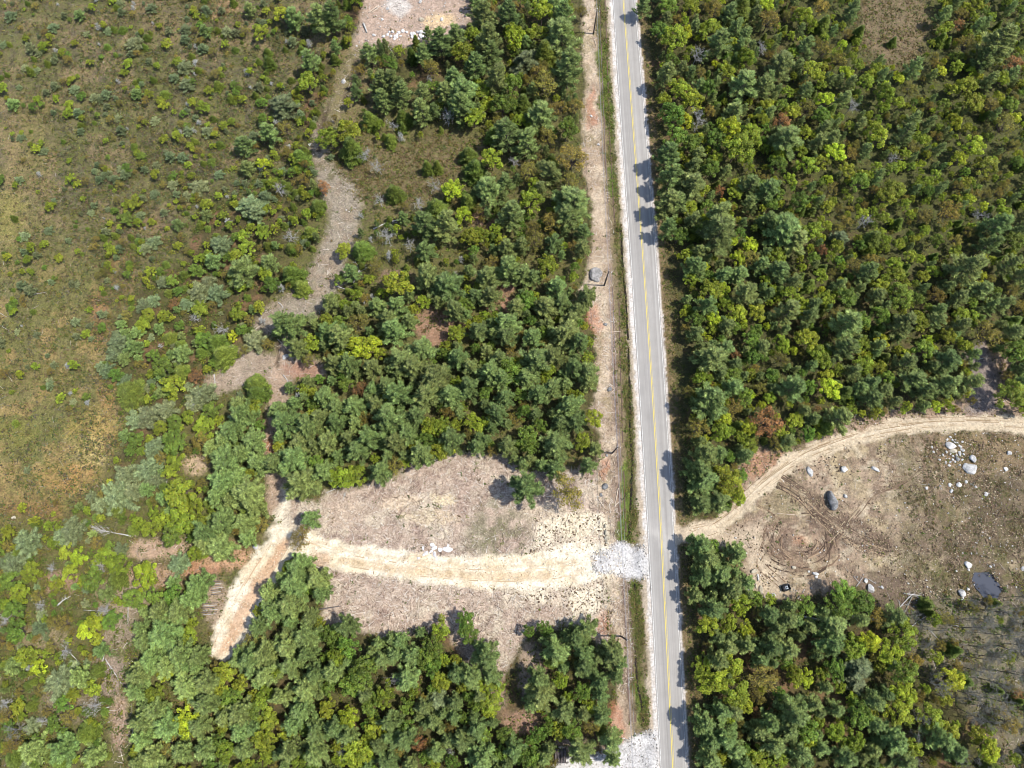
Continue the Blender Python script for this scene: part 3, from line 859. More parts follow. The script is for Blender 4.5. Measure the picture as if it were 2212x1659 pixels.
def dead(seed, bare=False):
    """standing dead conifer with pale twigs, or a leafless deciduous tree"""
    r = np.random.default_rng(seed)
    h, R0 = (9.0, 2.4) if bare else (5.0, 1.7)
    paths = []; P = []; D = []
    if not bare:
        for i in range(46):
            t = r.uniform(.15, .98); a = r.uniform(0, 6.28); ln = R0 * (1.1 - .75 * t) * r.uniform(.6, 1.1)
            out = np.array([math.cos(a), math.sin(a), r.uniform(-.1, .35)])
            b = np.array([0, 0, t * h]); e = b + out * ln
            paths.append((np.array([b, (b + e) / 2, e]), np.array([.03, .022, .008])))
            k = 12
            s = r.uniform(.25, 1, k)
            P.append(b + np.outer(s, e - b)); D.append(nrm(np.array(out) * .7 + r.normal(0, .6, (k, 3))))
    else:
        for i in range(16):
            t = r.uniform(.35, .9); a = r.uniform(0, 6.28); ln = R0 * r.uniform(.6, 1.15)
            b = np.array([0, 0, t * h]); e = b + np.array([math.cos(a) * ln, math.sin(a) * ln, ln * r.uniform(.4, 1.0)])
            m = (b + e) / 2 + r.normal(0, .15, 3)
            paths.append((np.array([b, m, e]), np.array([.05, .03, .01])))
            for _ in range(5):
                q = b + (e - b) * r.uniform(.3, 1); e2 = q + r.normal(0, .6, 3) + [0, 0, .35]
                paths.append((np.array([q, (q + e2) / 2 + r.normal(0, .06, 3), e2]), np.array([.02, .014, .006])))
                k = 7; s = r.random(k)
                P.append(q + np.outer(s, e2 - q)); D.append(nrm(r.normal(0, .7, (k, 3)) + [0, 0, .6]))
    P = np.concatenate(P); D = np.concatenate(D); n = len(P)
    V, F = spray(P, D, nrm(np.cross(D, r.normal(size=D.shape))), r.uniform(.25, .6, n), np.full(n, .045 if bare else .06))
    sc = np.array([R0, R0, h])
    bv, bf = tube_np(paths, 3)
    tv, tf = tube_np([(np.array([[0, 0, -.3], [r.normal(0, .1), r.normal(0, .1), h * .5], [0, 0, h]]), np.array([.11, .08, .02]))], 6)
    # branches part holds limbs and twigs (as degenerate-free quads + tris -> triangles only)
    bt = np.concatenate([bf[:, [0, 1, 2]], bf[:, [0, 2, 3]]])
    V2 = np.concatenate([bv, V]); F2 = np.concatenate([bt, F + len(bv)])
    return V2 / sc, F2, np.ones((len(V2), 3)), tv / sc, tf

PROTO = {}
def make_protos():
    for i in range(7):
        PROTO[('P', i)] = pine(100 + i)
    for i in range(4):
        PROTO[('S', i)] = pine(200 + i, True)
    for i in range(7):
        PROTO[('M', i)] = broad(300 + i)
    for i in range(4):
        PROTO[('O', i)] = broad(400 + i, .5, True)
    for i in range(4):
        PROTO[('D', i)] = dead(500 + i)
    for i in range(4):
        PROTO[('B', i)] = dead(600 + i, True)
make_protos()
NV = {'P': 7, 'S': 4, 'M': 7, 'O': 4, 'D': 4, 'B': 4}
MESHES = {}
for (k, i), (V, F, c, tv, tf) in PROTO.items():
    lm = {'P': M_NEEDLE, 'S': M_NEEDLE, 'M': M_LEAF, 'O': M_LEAF, 'D': M_LICHEN, 'B': M_TWIG}[k]
    tm = M_DEAD if k == 'D' else M_BARK
    MESHES[(k, i)] = (mesh_np('crown', V, F, lm, c.astype(np.float32)), mesh_np('trunk', tv, tf, tm))

for i in range(NV['B']):
    V, F, c, tv, tf = PROTO[('B', i)]
    MESHES[('B', i, 'pale')] = (mesh_np('branches', V, F, M_DEAD, c.astype(np.float32)), mesh_np('trunk', tv, tf, M_DEAD))
# ------------------------------------------------------------------ tree positions read off the photograph
# codes: P pine, p pale bluish pine, S spruce, M yellow-green, Y bright yellow-green, G fresh green, O olive budding, R rust, D dead grey, B bare
TILES = {
'T10': (1024, 0, '''920 90 90 P;1080 80 80 P;1300 90 85 M;1440 90 80 P;1125 230 95 Y;1270 220 80 M;1440 200 120 P;1560 80 45 O;640 270 85 P;740 230 70 P;840 230 60 M;950 250 100 P;800 360 90 M;960 350 80 P;1200 400 90 p;1475 450 100 P;1330 340 80 S;720 490 80 P;860 420 80 P;1000 520 90 P;1110 560 75 G;1330 550 105 O;910 600 70 M;780 600 100 P;680 590 70 P;760 700 90 P;240 560 80 P;340 520 80 P;380 630 70 P;260 650 70 P;530 600 60 P;540 740 70 P;180 760 60 S;400 750 60 S;860 760 80 M;1040 700 80 G;690 770 50 D;1170 680 60 S;1290 740 90 P;1400 720 70 O;1080 880 100 P;1210 950 80 P;1330 900 80 O;1460 840 80 G;980 860 60 S;60 850 100 M;60 960 80 S;320 900 45 S;155 1000 45 D;245 1085 50 D;560 1080 50 S;620 1080 40 S;820 990 60 S;980 1040 90 M;1120 1055 40 D;860 1100 70 S;1345 1090 80 P;1210 1110 80 O;1500 1020 110 O;1480 1180 80 O;720 1220 85 Y;600 1210 40 D;960 1230 90 P;1060 1180 60 P;500 1320 45 D;250 1300 50 D;340 1240 60 S;830 1300 60 S;1230 1290 110 M;1100 1400 100 P;1500 1290 110 P;1480 1400 90 P;620 1350 70 S;790 1400 65 Y;920 1530 60 M;1000 1490 50 M;1370 1440 80 O;540 1450 90 P;660 1480 90 P;300 1540 60 D;440 1610 40 D;830 1540 70 M;1260 1560 90 O;1380 1560 70 P;1080 1610 70 P;1170 1590 60 P;1560 1610 60 P;560 1620 70 P;130 1600 70 S;20 1620 60 M;1960 30 60 P;2120 40 80 G;2060 200 70 G;2150 260 100 M;2100 480 80 P;2190 590 80 M;2090 660 60 M;2140 760 80 G;2160 900 80 G;2120 1020 90 P;2130 1170 90 P;2110 1330 90 P;2190 1300 80 P;2120 1480 70 P;2190 1530 70 G'''),
'T20': (2048, 0, '''50 50 80 M;200 60 80 O;180 190 80 M;380 50 80 S;560 130 80 O;780 110 70 M;900 40 60 O;250 280 80 P;400 380 70 M;280 460 70 M;400 530 90 P;530 560 70 P;640 400 90 P;840 450 70 M;920 140 60 S;1140 210 45 S;1370 265 28 S;800 300 60 P;900 330 70 O;1010 390 60 O;1050 480 60 Y;1180 530 60 M;1300 620 75 M;1480 580 70 O;1500 440 60 P;1690 100 50 P;1900 30 50 M;2000 110 40 M;1790 160 45 R;1830 290 70 O;2020 300 110 P;1950 400 70 P;1770 440 50 M;1870 470 40 Y;2060 520 60 Y;2150 400 70 R;1850 560 80 M;1880 660 80 M;2010 680 60 O;2110 690 60 G;1690 690 50 G;1740 800 60 Y;2140 770 50 Y;2080 830 80 O;1860 960 80 Y;1780 1040 70 Y;1980 1080 80 M;2130 950 60 O;170 590 60 G;50 640 80 M;330 710 70 P;100 800 60 D;85 370 50 D;510 330 40 D;1080 700 50 D;1340 1030 40 D;1160 1450 50 D;540 690 60 M;640 680 50 G;790 590 50 P;800 710 60 O;920 650 60 Y;900 760 60 G;640 800 70 R;300 840 95 Y;450 880 90 M;350 970 110 M;220 900 80 G;60 930 80 G;180 1090 90 G;70 1080 60 P;240 1230 50 R;700 900 90 P;790 860 50 M;960 910 70 P;1170 820 28 R;1240 900 90 M;1430 880 70 P;970 1000 80 Y;900 1050 60 M;1100 1010 60 O;1060 1110 70 M;620 1070 60 G;800 1070 70 M;750 1300 80 G;960 1240 60 O;1130 1190 60 G;1300 1280 70 M;1050 1430 50 O;840 1500 80 M;900 1630 55 R;250 1520 120 P;250 1400 100 P;80 1200 90 P;640 1480 100 P;720 1560 80 P;440 1200 80 P;560 1240 70 P;1380 1220 70 M;1580 1240 50 G;1020 1540 60 p;1250 1550 70 S;1560 1400 60 O;1640 1560 60 G;2080 1390 60 M;2040 1450 80 P;1970 1590 70 P;2150 1560 70 G;1920 1400 40 D;1700 1380 80 O'''),
'T21': (2048, 768, '''60 60 70 P;180 230 90 M;110 90 60 P;260 110 70 P;430 230 90 P;360 120 70 P;620 90 80 P;720 170 60 P;700 260 70 M;1100 60 60 O;1010 30 40 G;1190 110 70 P;1370 50 60 M;1530 20 40 Y;900 130 60 M;920 270 75 M;1060 270 80 G;1410 260 80 G;1520 280 50 G;1260 260 60 P;1620 100 50 M;1870 80 110 P;1930 200 80 P;2100 60 70 P;2130 230 60 O;2190 330 60 O;1660 260 70 O;1800 280 70 P;2080 310 60 P;80 410 70 G;160 310 80 P;350 370 70 M;480 380 70 M;680 380 90 P;960 380 60 O;1080 440 100 P;1530 430 80 M;1400 440 80 P;1650 420 60 P;1960 500 105 O;1800 450 60 P;430 560 70 G;450 650 70 G;330 640 50 R;200 650 110 P;90 500 60 P;800 540 90 M;880 650 80 M;630 570 60 M;1070 600 90 P;1560 620 90 G;1440 700 80 P;1180 700 70 M;1270 740 60 M;1740 670 90 P;1500 800 90 P;1720 830 90 P;1620 720 50 P;720 850 90 P;950 860 85 Y;440 770 50 M;330 850 70 P;510 860 60 O;560 920 50 M;170 960 110 P;40 880 60 O;1300 870 60 P;1150 860 60 P;550 1080 110 R;880 990 28 R;730 1060 60 M;810 1150 60 G;1000 1060 90 P;940 1100 60 S;680 1200 60 P;100 1120 80 O;250 1140 80 M;370 1170 50 M;150 1280 100 P;300 1300 50 G;400 1290 60 P;80 1400 90 P;150 1450 100 P;300 1470 110 M;120 1600 80 P;230 1580 80 P;350 1560 70 M;2150 620 90 G;2130 900 110 G;2100 780 50 O;2190 730 60 P'''),
'T22': (2048, 1536, '''100 230 80 P;200 220 50 G;350 270 80 P;170 330 100 P;250 400 90 P;120 420 80 P;300 500 90 P;80 540 60 P;200 620 80 P;150 720 90 M;290 720 70 M;410 760 60 Y;380 650 40 M;560 660 70 P;680 700 70 P;700 610 50 P;790 610 70 G;1050 520 100 G;1150 590 90 G;1000 620 80 G;980 740 100 P;940 820 90 P;1100 870 90 M;1200 830 80 Y;1330 900 90 Y;1420 790 90 M;1130 1000 100 p;1120 1110 80 p;300 880 70 P;420 860 80 P;560 860 80 P;700 870 80 P;500 960 60 P;130 1000 90 M;200 1100 100 M;340 1160 100 M;530 1070 110 O;700 1050 70 M;780 1080 70 Y;470 1285 42 R;330 1290 70 P;250 1300 80 P;130 1370 90 P;280 1420 100 P;180 1480 80 P;330 1540 80 P;180 1600 80 P;480 1420 70 P;550 1350 80 P;600 1500 90 P;700 1290 100 P;680 1420 90 P;860 1350 60 M;850 1240 60 P;990 1280 60 P;1140 1320 110 G;980 1430 80 M;900 1530 60 P;1440 1170 110 Y;1400 1300 100 M;1600 1330 100 M;1740 1080 90 Y;1700 1200 60 M;1380 1480 100 P;1230 1540 60 P;1640 1450 100 P;1760 1560 90 P;1900 1440 60 M;1970 1530 90 Y;2140 1370 90 O;2150 1600 50 M;500 1600 90 M;600 1620 80 M;760 1560 80 P;1060 1590 80 P;1600 600 50 S;1700 690 60 O;1770 900 50 S;1640 940 50 M;1480 950 60 O;1900 760 60 B;2000 700 60 B;2100 650 60 B;2060 800 60 B;2160 760 60 B;1950 880 60 B;2050 950 60 B;2150 880 60 B;1900 1020 60 B;2020 1100 60 B;2140 1050 60 B;1860 1180 60 B;1960 1240 60 B;2080 1230 60 B;2170 1180 50 R;1880 1300 50 B;1700 780 50 B;1580 740 50 B;1560 870 40 B;2000 640 50 B;2190 560 60 B'''),
'T12': (1024, 1536, '''800 700 80 G;810 790 70 G;650 690 30 M;40 740 90 P;60 860 90 G;170 990 100 G;100 1100 110 G;270 950 70 P;590 870 80 G;540 960 80 G;600 1000 70 G;640 1090 70 M;420 1090 80 P;930 940 110 P;900 890 60 P;970 1060 80 P;940 1130 70 M;960 1220 80 M;360 1060 45 D;700 1080 40 M;1380 880 100 P;1500 800 90 P;1600 770 80 P;1380 960 70 G;1600 900 80 P;1740 920 90 P;1800 980 60 P;1570 1010 80 P;1270 1080 80 P;1420 1090 60 M;1660 1100 80 P;1780 1060 60 P;1300 1190 100 P;1550 1170 80 G;1680 1190 60 P;1230 1240 60 P;1300 1270 45 M;1450 1290 90 P;1690 1320 70 P;1690 1420 50 S;1620 1390 60 O;1500 1410 80 G;1410 1420 60 M;1750 1480 80 P;1760 1600 60 P;1560 1560 100 P;620 1210 90 p;540 1260 70 P;430 1260 70 G;200 1240 80 G;230 1400 90 M;60 1320 80 Y;180 1460 60 M;330 1360 80 P;400 1500 90 P;420 1390 60 G;520 1490 60 R;800 1330 50 G;880 1400 80 P;780 1480 80 P;930 1440 60 G;1060 1440 70 G;1120 1540 80 P;1240 1500 60 G;1030 1560 60 G;620 1560 70 P;700 1560 40 D;720 1620 60 G;100 1570 100 M;300 1620 80 P;20 1540 50 D;160 1180 70 P;740 1230 60 P'''),
'T02': (0, 1536, '''1180 60 110 M;1130 150 90 G;1350 120 100 P;1450 60 90 P;1580 80 90 P;1420 230 100 P;1330 200 80 P;1600 170 60 P;2010 40 65 P;1950 160 80 O;1950 340 90 P;2060 440 90 P;1900 480 110 P;1880 600 110 P;1780 640 90 P;2080 520 70 P;960 410 105 Y;1160 340 75 p;1300 460 80 P;1250 560 90 P;1180 640 90 P;1060 650 90 P;1060 800 130 P;950 830 80 P;1220 800 80 M;1200 920 100 P;980 960 90 P;900 1050 90 P;1080 1000 90 P;1280 940 80 P;520 290 70 Y;680 290 70 M;780 340 80 M;450 400 70 M;370 480 60 M;620 440 90 G;750 440 70 S;180 200 100 p;470 120 90 p;400 160 70 p;90 350 90 p;60 450 80 G;140 530 70 M;620 720 80 Y;720 700 70 G;560 770 70 Y;350 200 50 M;100 640 90 G;120 780 90 G;180 940 80 M;250 1000 60 Y;400 1100 120 p;520 1060 80 P;600 1140 70 M;480 1180 60 M;350 1380 60 G;560 1440 80 S;200 1560 90 P;400 1540 100 P;600 1580 80 P;80 1600 80 S;90 1500 70 O;880 1150 100 P;1000 1180 70 M;1070 1050 60 M;1200 1130 100 P;1350 1100 90 P;1480 1030 80 M;1560 1110 60 M;1630 950 100 P;1750 900 90 P;1880 850 90 P;1990 800 90 P;2150 790 80 G;2000 920 80 P;1800 1030 60 M;1720 1060 90 P;1900 1000 90 P;2050 1050 90 P;1980 1150 100 P;1700 1200 80 M;1660 1290 70 G;1820 1200 80 P;1950 1280 90 P;2130 1130 60 G;2130 1280 80 M;1230 1200 60 M;1210 1350 90 Y;1210 1440 50 M;1330 1240 90 P;1300 1380 80 P;1450 1330 80 P;1560 1300 90 P;1560 1420 80 P;1500 1200 70 G;1000 1290 100 P;1080 1380 90 P;920 1350 90 P;930 1460 90 P;1100 1510 70 O;1180 1550 80 P;1330 1540 80 P;1460 1560 70 M;1700 1500 90 M;1740 1590 60 M;1640 1400 60 P;1850 1430 60 M;1900 1530 90 P;2050 1420 80 P;2040 1550 90 P;1580 1540 70 P;1900 1380 80 P;1000 1570 90 P;900 1620 70 P;2180 1400 80 P;1440 1260 40 M;340 370 40 D;660 350 45 D;270 600 40 D;690 640 50 D;600 1260 60 D;280 1360 45 D;430 900 50 D;40 1240 50 D;100 1420 60 B;40 700 50 D;190 1010 35 D'''),
'T01': (0, 768, '''1060 720 90 G;770 560 80 p;750 640 65 p;690 740 55 p;1270 780 60 R;830 880 90 S;810 810 50 p;1120 840 80 M;1310 900 90 p;1250 950 60 p;1600 1010 90 P;1640 830 80 S;1660 900 80 S;1970 860 55 M;2010 680 60 O;2030 560 70 M;1870 460 110 P;2130 490 70 P;2130 420 60 M;1440 640 90 S;1400 560 70 S;1650 540 80 p;1580 620 40 O;1510 520 40 Y;940 440 70 M;960 380 60 M;940 320 60 p;990 290 50 p;1200 310 50 p;1130 310 50 R;1350 170 60 p;1400 240 90 p;1300 230 80 p;1060 170 50 p;1280 90 60 G;1580 100 100 P;1760 180 70 G;1720 110 60 M;1550 200 40 M;1450 130 30 O;1750 40 70 P;1890 110 80 S;1940 190 60 S;1380 30 60 P;1300 340 60 M;1680 330 50 M;1540 380 60 M;960 1040 100 p;1080 1000 80 p;880 1060 70 p;1220 1040 60 M;1130 1080 60 G;1320 1110 80 M;1310 1200 90 O;1500 1130 90 P;1450 1180 70 P;1630 1190 90 P;1000 1240 90 p;1130 1210 90 G;880 1190 60 G;960 1380 110 p;820 1420 100 p;1000 1450 70 p;1130 1330 70 M;1100 1400 60 M;760 1560 110 p;860 1520 80 p;650 1610 60 p;1460 1310 110 P;1560 1270 70 P;1360 1240 60 P;1440 1440 100 P;1540 1430 70 P;1580 1540 100 P;1170 1540 130 M;1240 1600 80 M;1400 1550 80 P;1860 1080 110 P;1800 1000 80 P;1990 1100 100 P;1950 1200 90 P;2080 1050 80 P;1900 1330 110 P;1780 1350 80 P;1960 1480 130 P;2080 1400 90 P;2130 1200 90 P;2060 1340 60 G;1810 1240 50 M;2160 1090 80 P;1540 960 60 P;1640 980 70 M;960 930 35 M;1120 920 40 M;710 1460 25 Y;1820 200 35 D;1270 410 40 D;1040 580 22 D;1440 470 45 D;1940 900 35 D;1250 960 40 D;1700 420 35 D;110 490 22 p;240 510 28 p;320 810 24 p;180 1390 30 p;500 190 28 p;290 75 20 G;115 40 20 G;210 360 22 S;475 950 25 p;460 890 22 D;440 710 28 D'''),
'T11': (1024, 768, '''60 100 60 P;360 180 110 M;220 60 70 O;560 130 90 P;700 180 100 P;720 360 80 P;950 150 80 P;980 270 70 P;1090 100 80 P;1170 130 70 P;1330 70 80 M;1400 210 70 P;1590 250 80 P;1200 290 75 G;1230 420 50 G;1330 330 90 P;1450 300 80 P;1530 350 60 P;750 500 70 M;880 470 80 P;930 390 40 M;1000 400 50 M;1070 430 90 P;1080 510 80 P;1250 530 80 P;1450 500 110 P;1540 560 80 P;1600 560 40 M;660 640 60 G;530 610 90 P;380 660 100 P;480 720 100 P;600 760 110 P;760 660 80 P;850 720 80 P;1080 750 95 G;1090 590 50 O;970 580 40 G;1240 680 100 P;1190 780 80 P;1340 740 60 M;1400 640 80 P;1600 740 80 P;1490 740 80 P;1600 820 60 P;1160 900 60 G;940 890 60 G;820 850 90 P;700 900 100 P;560 900 110 P;400 900 100 P;230 960 70 P;1280 900 80 P;1500 960 90 P;370 1000 30 G;1000 1000 80 P;1130 1060 60 O;860 1080 80 M;740 1090 50 M;560 1190 70 G;440 1130 90 P;1290 1090 60 G;1210 1170 90 G;1230 1240 80 G;1400 1200 100 P;1560 1200 70 M;1650 1250 50 P;720 1200 90 P;880 1230 60 P;970 1220 30 G;1080 1230 70 P;170 1060 70 O;150 590 110 Y;290 1080 110 P;100 970 80 P;60 700 80 P;200 720 80 P;300 410 80 P;340 490 90 P;230 320 60 P;110 440 80 O;30 320 50 M;90 330 40 P;520 1290 90 P;250 1390 90 P;110 1250 90 P;200 1180 100 P;350 1200 90 P;100 1420 70 M;130 860 60 R;1200 1500 110 P;1460 1510 130 O;1600 1350 60 P;1380 1380 70 P'''),
'T00': (0, 0, '''1840 680 90 p;1750 870 70 P;1580 930 70 P;1850 830 60 O;870 280 60 p;880 600 40 P;510 90 40 P;1060 600 35 S;1190 430 55 p;1210 540 55 p;1330 200 45 P;1200 190 40 p;1470 200 40 p;1700 220 60 M;1310 690 60 M;1340 850 45 p;1220 850 40 p;1000 780 35 p;760 760 30 p;80 670 45 P;230 460 35 p;140 890 35 p;280 980 35 p;520 810 28 S;1600 1080 50 P;1700 1060 45 Y;1290 1210 60 p;1420 1130 35 p;820 1420 60 G;1150 1450 40 P;1000 1570 50 p;1620 1330 90 p;1720 1270 50 p;1660 1380 80 p;1810 1240 45 D;1890 1530 50 D;1440 1590 80 p;1930 1010 70 S;1910 1030 50 M;2140 910 80 M;2100 1230 50 R;2050 1330 60 S;1600 1600 70 M;1700 1500 60 M;2000 1500 50 S;1730 330 35 S;1740 400 45 S;1570 640 35 M;1650 610 25 S;1490 630 35 S;1400 480 45 O;1410 550 35 S;1620 460 25 Y;2000 400 70 P;2080 130 80 P;1900 100 70 P;2150 120 80 P;1830 100 60 M;1990 540 80 M;860 1330 60 M;590 1380 26 p;700 1360 26 p;1000 1260 35 p;1120 1200 40 p;1180 1020 40 p;790 190 30 S;950 240 30 S;480 580 40 p;120 560 28 p;250 340 30 p;340 170 40 p;770 20 35 p;980 50 40 p;60 100 45 p;20 290 30 p;700 200 35 p;560 220 30 p;300 280 28 M;160 440 30 p;790 1100 35 p;630 1110 22 p;345 1295 22 p;310 1490 35 p;150 1530 40 p;1480 1430 30 D;1290 1460 30 S;1420 930 30 S;1390 870 30 M;690 300 26 S;1080 280 45 M;1150 400 40 M;1250 660 40 M;1060 680 40 M;1060 900 35 M;1620 60 40 P;1510 10 30 S;1820 560 25 Y;450 1040 25 M;720 0 30 M;1320 100 28 S''')
}
KCOL = {'P': (112, 128, 72), 'p': (118, 130, 88), 'S': (98, 114, 46), 'M': (138, 152, 48), 'Y': (164, 178, 48), 'G': (112, 138, 54), 'O': (146, 136, 60), 'R': (164, 122, 74), 'D': None, 'B': None}
MK = {'P': 'P', 'p': 'P', 'S': 'S', 'M': 'M', 'Y': 'M', 'G': 'M', 'O': 'O', 'R': 'O', 'D': 'D', 'B': 'B'}

TREES = []      # dict(x,y,r,h,k,X,Y)
def hfac(ix, iy):
    # the western heath trees are low, the rest taller
    a = np.clip((ix - 250) / 500.0, 0, 1)
    return .42 + .58 * a if iy < 1050 else .62 + .38 * a
def add_tree(ix, iy, rm, k, force=True):
    r = rm
    base = {'P': 2.45 * r + 2.2, 'p': 1.5 * r + .9, 'S': 2.2 * r + .8, 'M': 1.7 * r + 1.8, 'Y': 1.7 * r + 1.8, 'G': 1.8 * r + 1.8, 'O': 1.7 * r + 1.8, 'R': 1.6 * r + 1.4, 'D': 2.4 * r + .8, 'B': 3.4 * r + 2}[k]
    h = min(13.0, base) * float(hfac(ix, iy))
    if k == 'p' and r < 1.6: h *= .8
    X, Y = W(ix, iy, h * .6)
    TREES.append(dict(ix=ix, iy=iy, r=r, h=h, k=k, X=X, Y=Y))

for key, (ox, oy, s) in TILES.items():
    for q in s.replace('\n', '').split(';'):
        q = q.split()
        if len(q) != 4: continue
        ix, iy = T(ox, oy, float(q[0]), float(q[1]))
        mpu = (H / math.cos(TILT)) / FOC      # rough metres per photo unit
        X0, Y0 = W(ix, iy, 4); X1, Y1 = W(ix + 1, iy, 4)
        rm = float(q[2]) * (1024 / 2212.0) * .72005 * math.hypot(X1 - X0, Y1 - Y0)
        add_tree(ix, iy, rm * 1.02, q[3])
N_MANUAL = len(TREES)

# ---- fill the gaps of the woods
OPENP = [HEATH, SLASH_MAIN, SAND_FAN, BANK, PIT, CLEAR_TOP, POND, APRON, APRON2, GREYLANE, OPEN_MID, RIDGE_N,
         [(900, 680), (990, 660), (990, 735), (930, 760), (880, 745)], [(1045, 640), (1120, 640), (1120, 675), (1045, 675)],
         [(380, 980), (450, 980), (450, 1030), (380, 1030)], [(575, 940), (605, 940), (605, 990), (575, 990)], [(440, 1190), (600, 1160), (560, 1260), (440, 1420)],
         [(280, 1150), (400, 1150), (440, 1240), (280, 1270)], [(240, 1310), (290, 1310), (290, 1700), (240, 1700)], [(1100, 1400), (1180, 1380), (1160, 1580), (1090, 1620)], [(1215, 1560), (1330, 1580), (1330, 1700), (1200, 1700)],
         [(1600, 1090), (1590, 1010), (1640, 965), (1700, 985), (1760, 950), (1830, 915), (1900, 900), (2000, 890), (2212, 890), (2212, 930), (1860, 940), (1660, 1040)],
         [(1660, 1270), (1800, 1240), (1850, 1240), (1900, 1290), (1790, 1300), (1700, 1320)]]
OPENL = [TRACK, TRACK2, TRACK3, DRIVE, DRIVE_UP, DIRTROAD]
def is_open(ix, iy):
    X_ = np.array([ix]); Y_ = np.array([iy])
    for P in OPENP:
        if inside(P, X_, Y_)[0]: return True
    for L in OPENL:
        for a, b in zip(L[:-1], L[1:]):
            d, t = segdist(ix, iy, a, b)
            if d < (a[2] * (1 - t) + b[2] * t) + 2: return True
    X, Y = W(ix, iy)
    xl, xr = road_x(np.array(Y))
    if xl - 12 < X < xr + 4.9 and iy > -250: return True
    if ix > 1480 and 1105 < iy < 1185 and ix < 1620: return True
    return False
# keep tree trunks off the asphalt and tracks
def region(ix, iy):
    """radius range, kinds, density"""
    if ix < 735 and iy < 700 and ix + (iy - 380) * 0.2 < 760 and iy < 1150:
        return (1.0, 2.0), 'MMMMSSpPOOGM', .95
    if ix < 300 and iy > 1100: return (1.1, 2.3), 'MMGGMpOPSO', .9
    if ix < 640 and iy < 1130 and ix < 560: return (1.3, 2.6), 'pMMPPGOS', .95
    if 700 < ix < 1000 and 180 < iy < 660: return (1.0, 2.0), 'PPMMOSSGD', .45
    if ix < 1320 and iy < 620: return (1.3, 2.5), 'PPPPMMGOSO', .85
    if ix < 1320 and iy < 1070: return (1.9, 3.2), 'PPPPPPMMGO', 1
    if ix < 1400: return (1.9, 3.1), 'PPPPMMGGO', 1
    if ix > 1950 and iy > 1250: return (1.4, 2.4), 'BBBOOMSBOM', .8
    if iy > 1150: return (1.8, 3.0), 'PPPPMMGO', 1
    if ix > 1800 and iy < 600: return (1.1, 2.1), 'MMOMSPPMGYMO', .97
    if ix > 1650 and iy < 250: return (1.2, 2.1), 'MMOPSPM', .95
    return (1.4, 2.7), 'PPPMMMGOSY', 1
def fill():
    r = random.Random(5)
    XY = np.array([(t['X'], t['Y'], t['r']) for t in TREES])
    Xs = list(XY[:, 0]); Ys = list(XY[:, 1]); Rs = list(XY[:, 2])
    buf = np.zeros((6000, 3)); n = len(Xs); buf[:n] = XY
    for i in range(20000):
        X = r.uniform(-172, 172); Y = r.uniform(-62, 178)
        ix, iy = to_img(X, Y, 0)
        ix = float(ix); iy = float(iy)
        if ix < -190 or ix > 2400 or iy < -190 or iy > 1900: continue
        if is_open(ix, iy): continue
        (r0, r1), kinds, dens = region(ix, iy)
        out = ix < -20 or ix > 2232 or iy < -20 or iy > 1680
        k = r.choice(kinds)
        rr = r.uniform(r0, r1) * (.8 if k == 'S' else 1.0) * (.75 if k == 'D' else 1.0) * (1.15 if out else 1)
        if i > 8000: rr = r0 * r.uniform(.7, 1.0)
        if r.random() > dens: continue
        d = np.hypot(buf[:n, 0] - X, buf[:n, 1] - Y)
        if (d < (.56 if i < 8000 else .5) * (buf[:n, 2] + rr)).any(): continue
        base = len(TREES)
        h = 0
        add_tree(ix, iy, rr, k)
        t = TREES[-1]; t['X'], t['Y'] = X, Y
        t['ix'], t['iy'] = [float(v) for v in to_img(X, Y, t['h'] * .6)]
        t['out'] = out
        buf[n] = (X, Y, rr); n += 1
fill()
# small heath trees and bushes scattered over the open western heath
def heath_bushes():
    r = random.Random(9)
    n = 0; pts = [(t['X'], t['Y'], t['r']) for t in TREES]
    while n < 620:
        ix = r.uniform(-20, 740); iy = r.uniform(-20, 1130)
        if not inside(HEATH, np.array([ix]), np.array([iy]))[0]: continue
        u = float(fbm(np.array([ix / 38.]), np.array([iy / 38.]), 99, 3)[0])
        p = .1 + .9 * min(1, max(0, (ix + (300 - iy) * .35) / 500))
        if iy > 900 and ix < 250: p = .05
        if r.random() > p * (2.2 if u > .53 else .22): continue
        k = r.choice('ppSSMMMMOOGpD')
        rr = r.uniform(.5, 1.6) * (.75 if k in 'SD' else 1)
        X, Y = W(ix, iy)
        if any((X - a) ** 2 + (Y - b) ** 2 < (.5 * (c + rr)) ** 2 for a, b, c in pts): continue
        add_tree(ix, iy, rr, k); t = TREES[-1]; t['h'] = rr * r.uniform(1.0, 2.0) + .3
        t['bush'] = True
        pts.append((X, Y, rr)); n += 1
heath_bushes()

# ------------------------------------------------------------------ objects for the trees
def kindname(t):
    k = t['k']; r = t['r']
    small = r < 1.35 and t['ix'] < 760
    if k in 'Pp': return ('pine_sapling', 'pine') if small else ('pine_tree', 'pine tree')
    if k == 'S': return ('spruce_tree', 'spruce tree')
    if k == 'D': return ('dead_tree', 'dead tree')
    if k == 'B': return ('bare_tree', 'bare tree')
    if small or t.get('bush'): return ('shrub', 'shrub')
    if k in 'OR': return ('budding_tree', 'budding tree')
    return ('leafy_tree', 'leafy tree')
GROUPS = {'pine_tree': 'pine trees in the woods on both sides of the road', 'pine_sapling': 'small pines dotted over the heath and wood edge', 'spruce_tree': 'slender dark spruces among the other trees',
          'dead_tree': 'grey dead trees standing in the woods', 'bare_tree': 'leafless grey trees in the lower right wet wood', 'shrub': 'low leafy bushes on the western heath',
          'budding_tree': 'sparse olive and rust trees just coming into leaf', 'leafy_tree': 'fresh green and yellow-green leafy trees in the woods'}
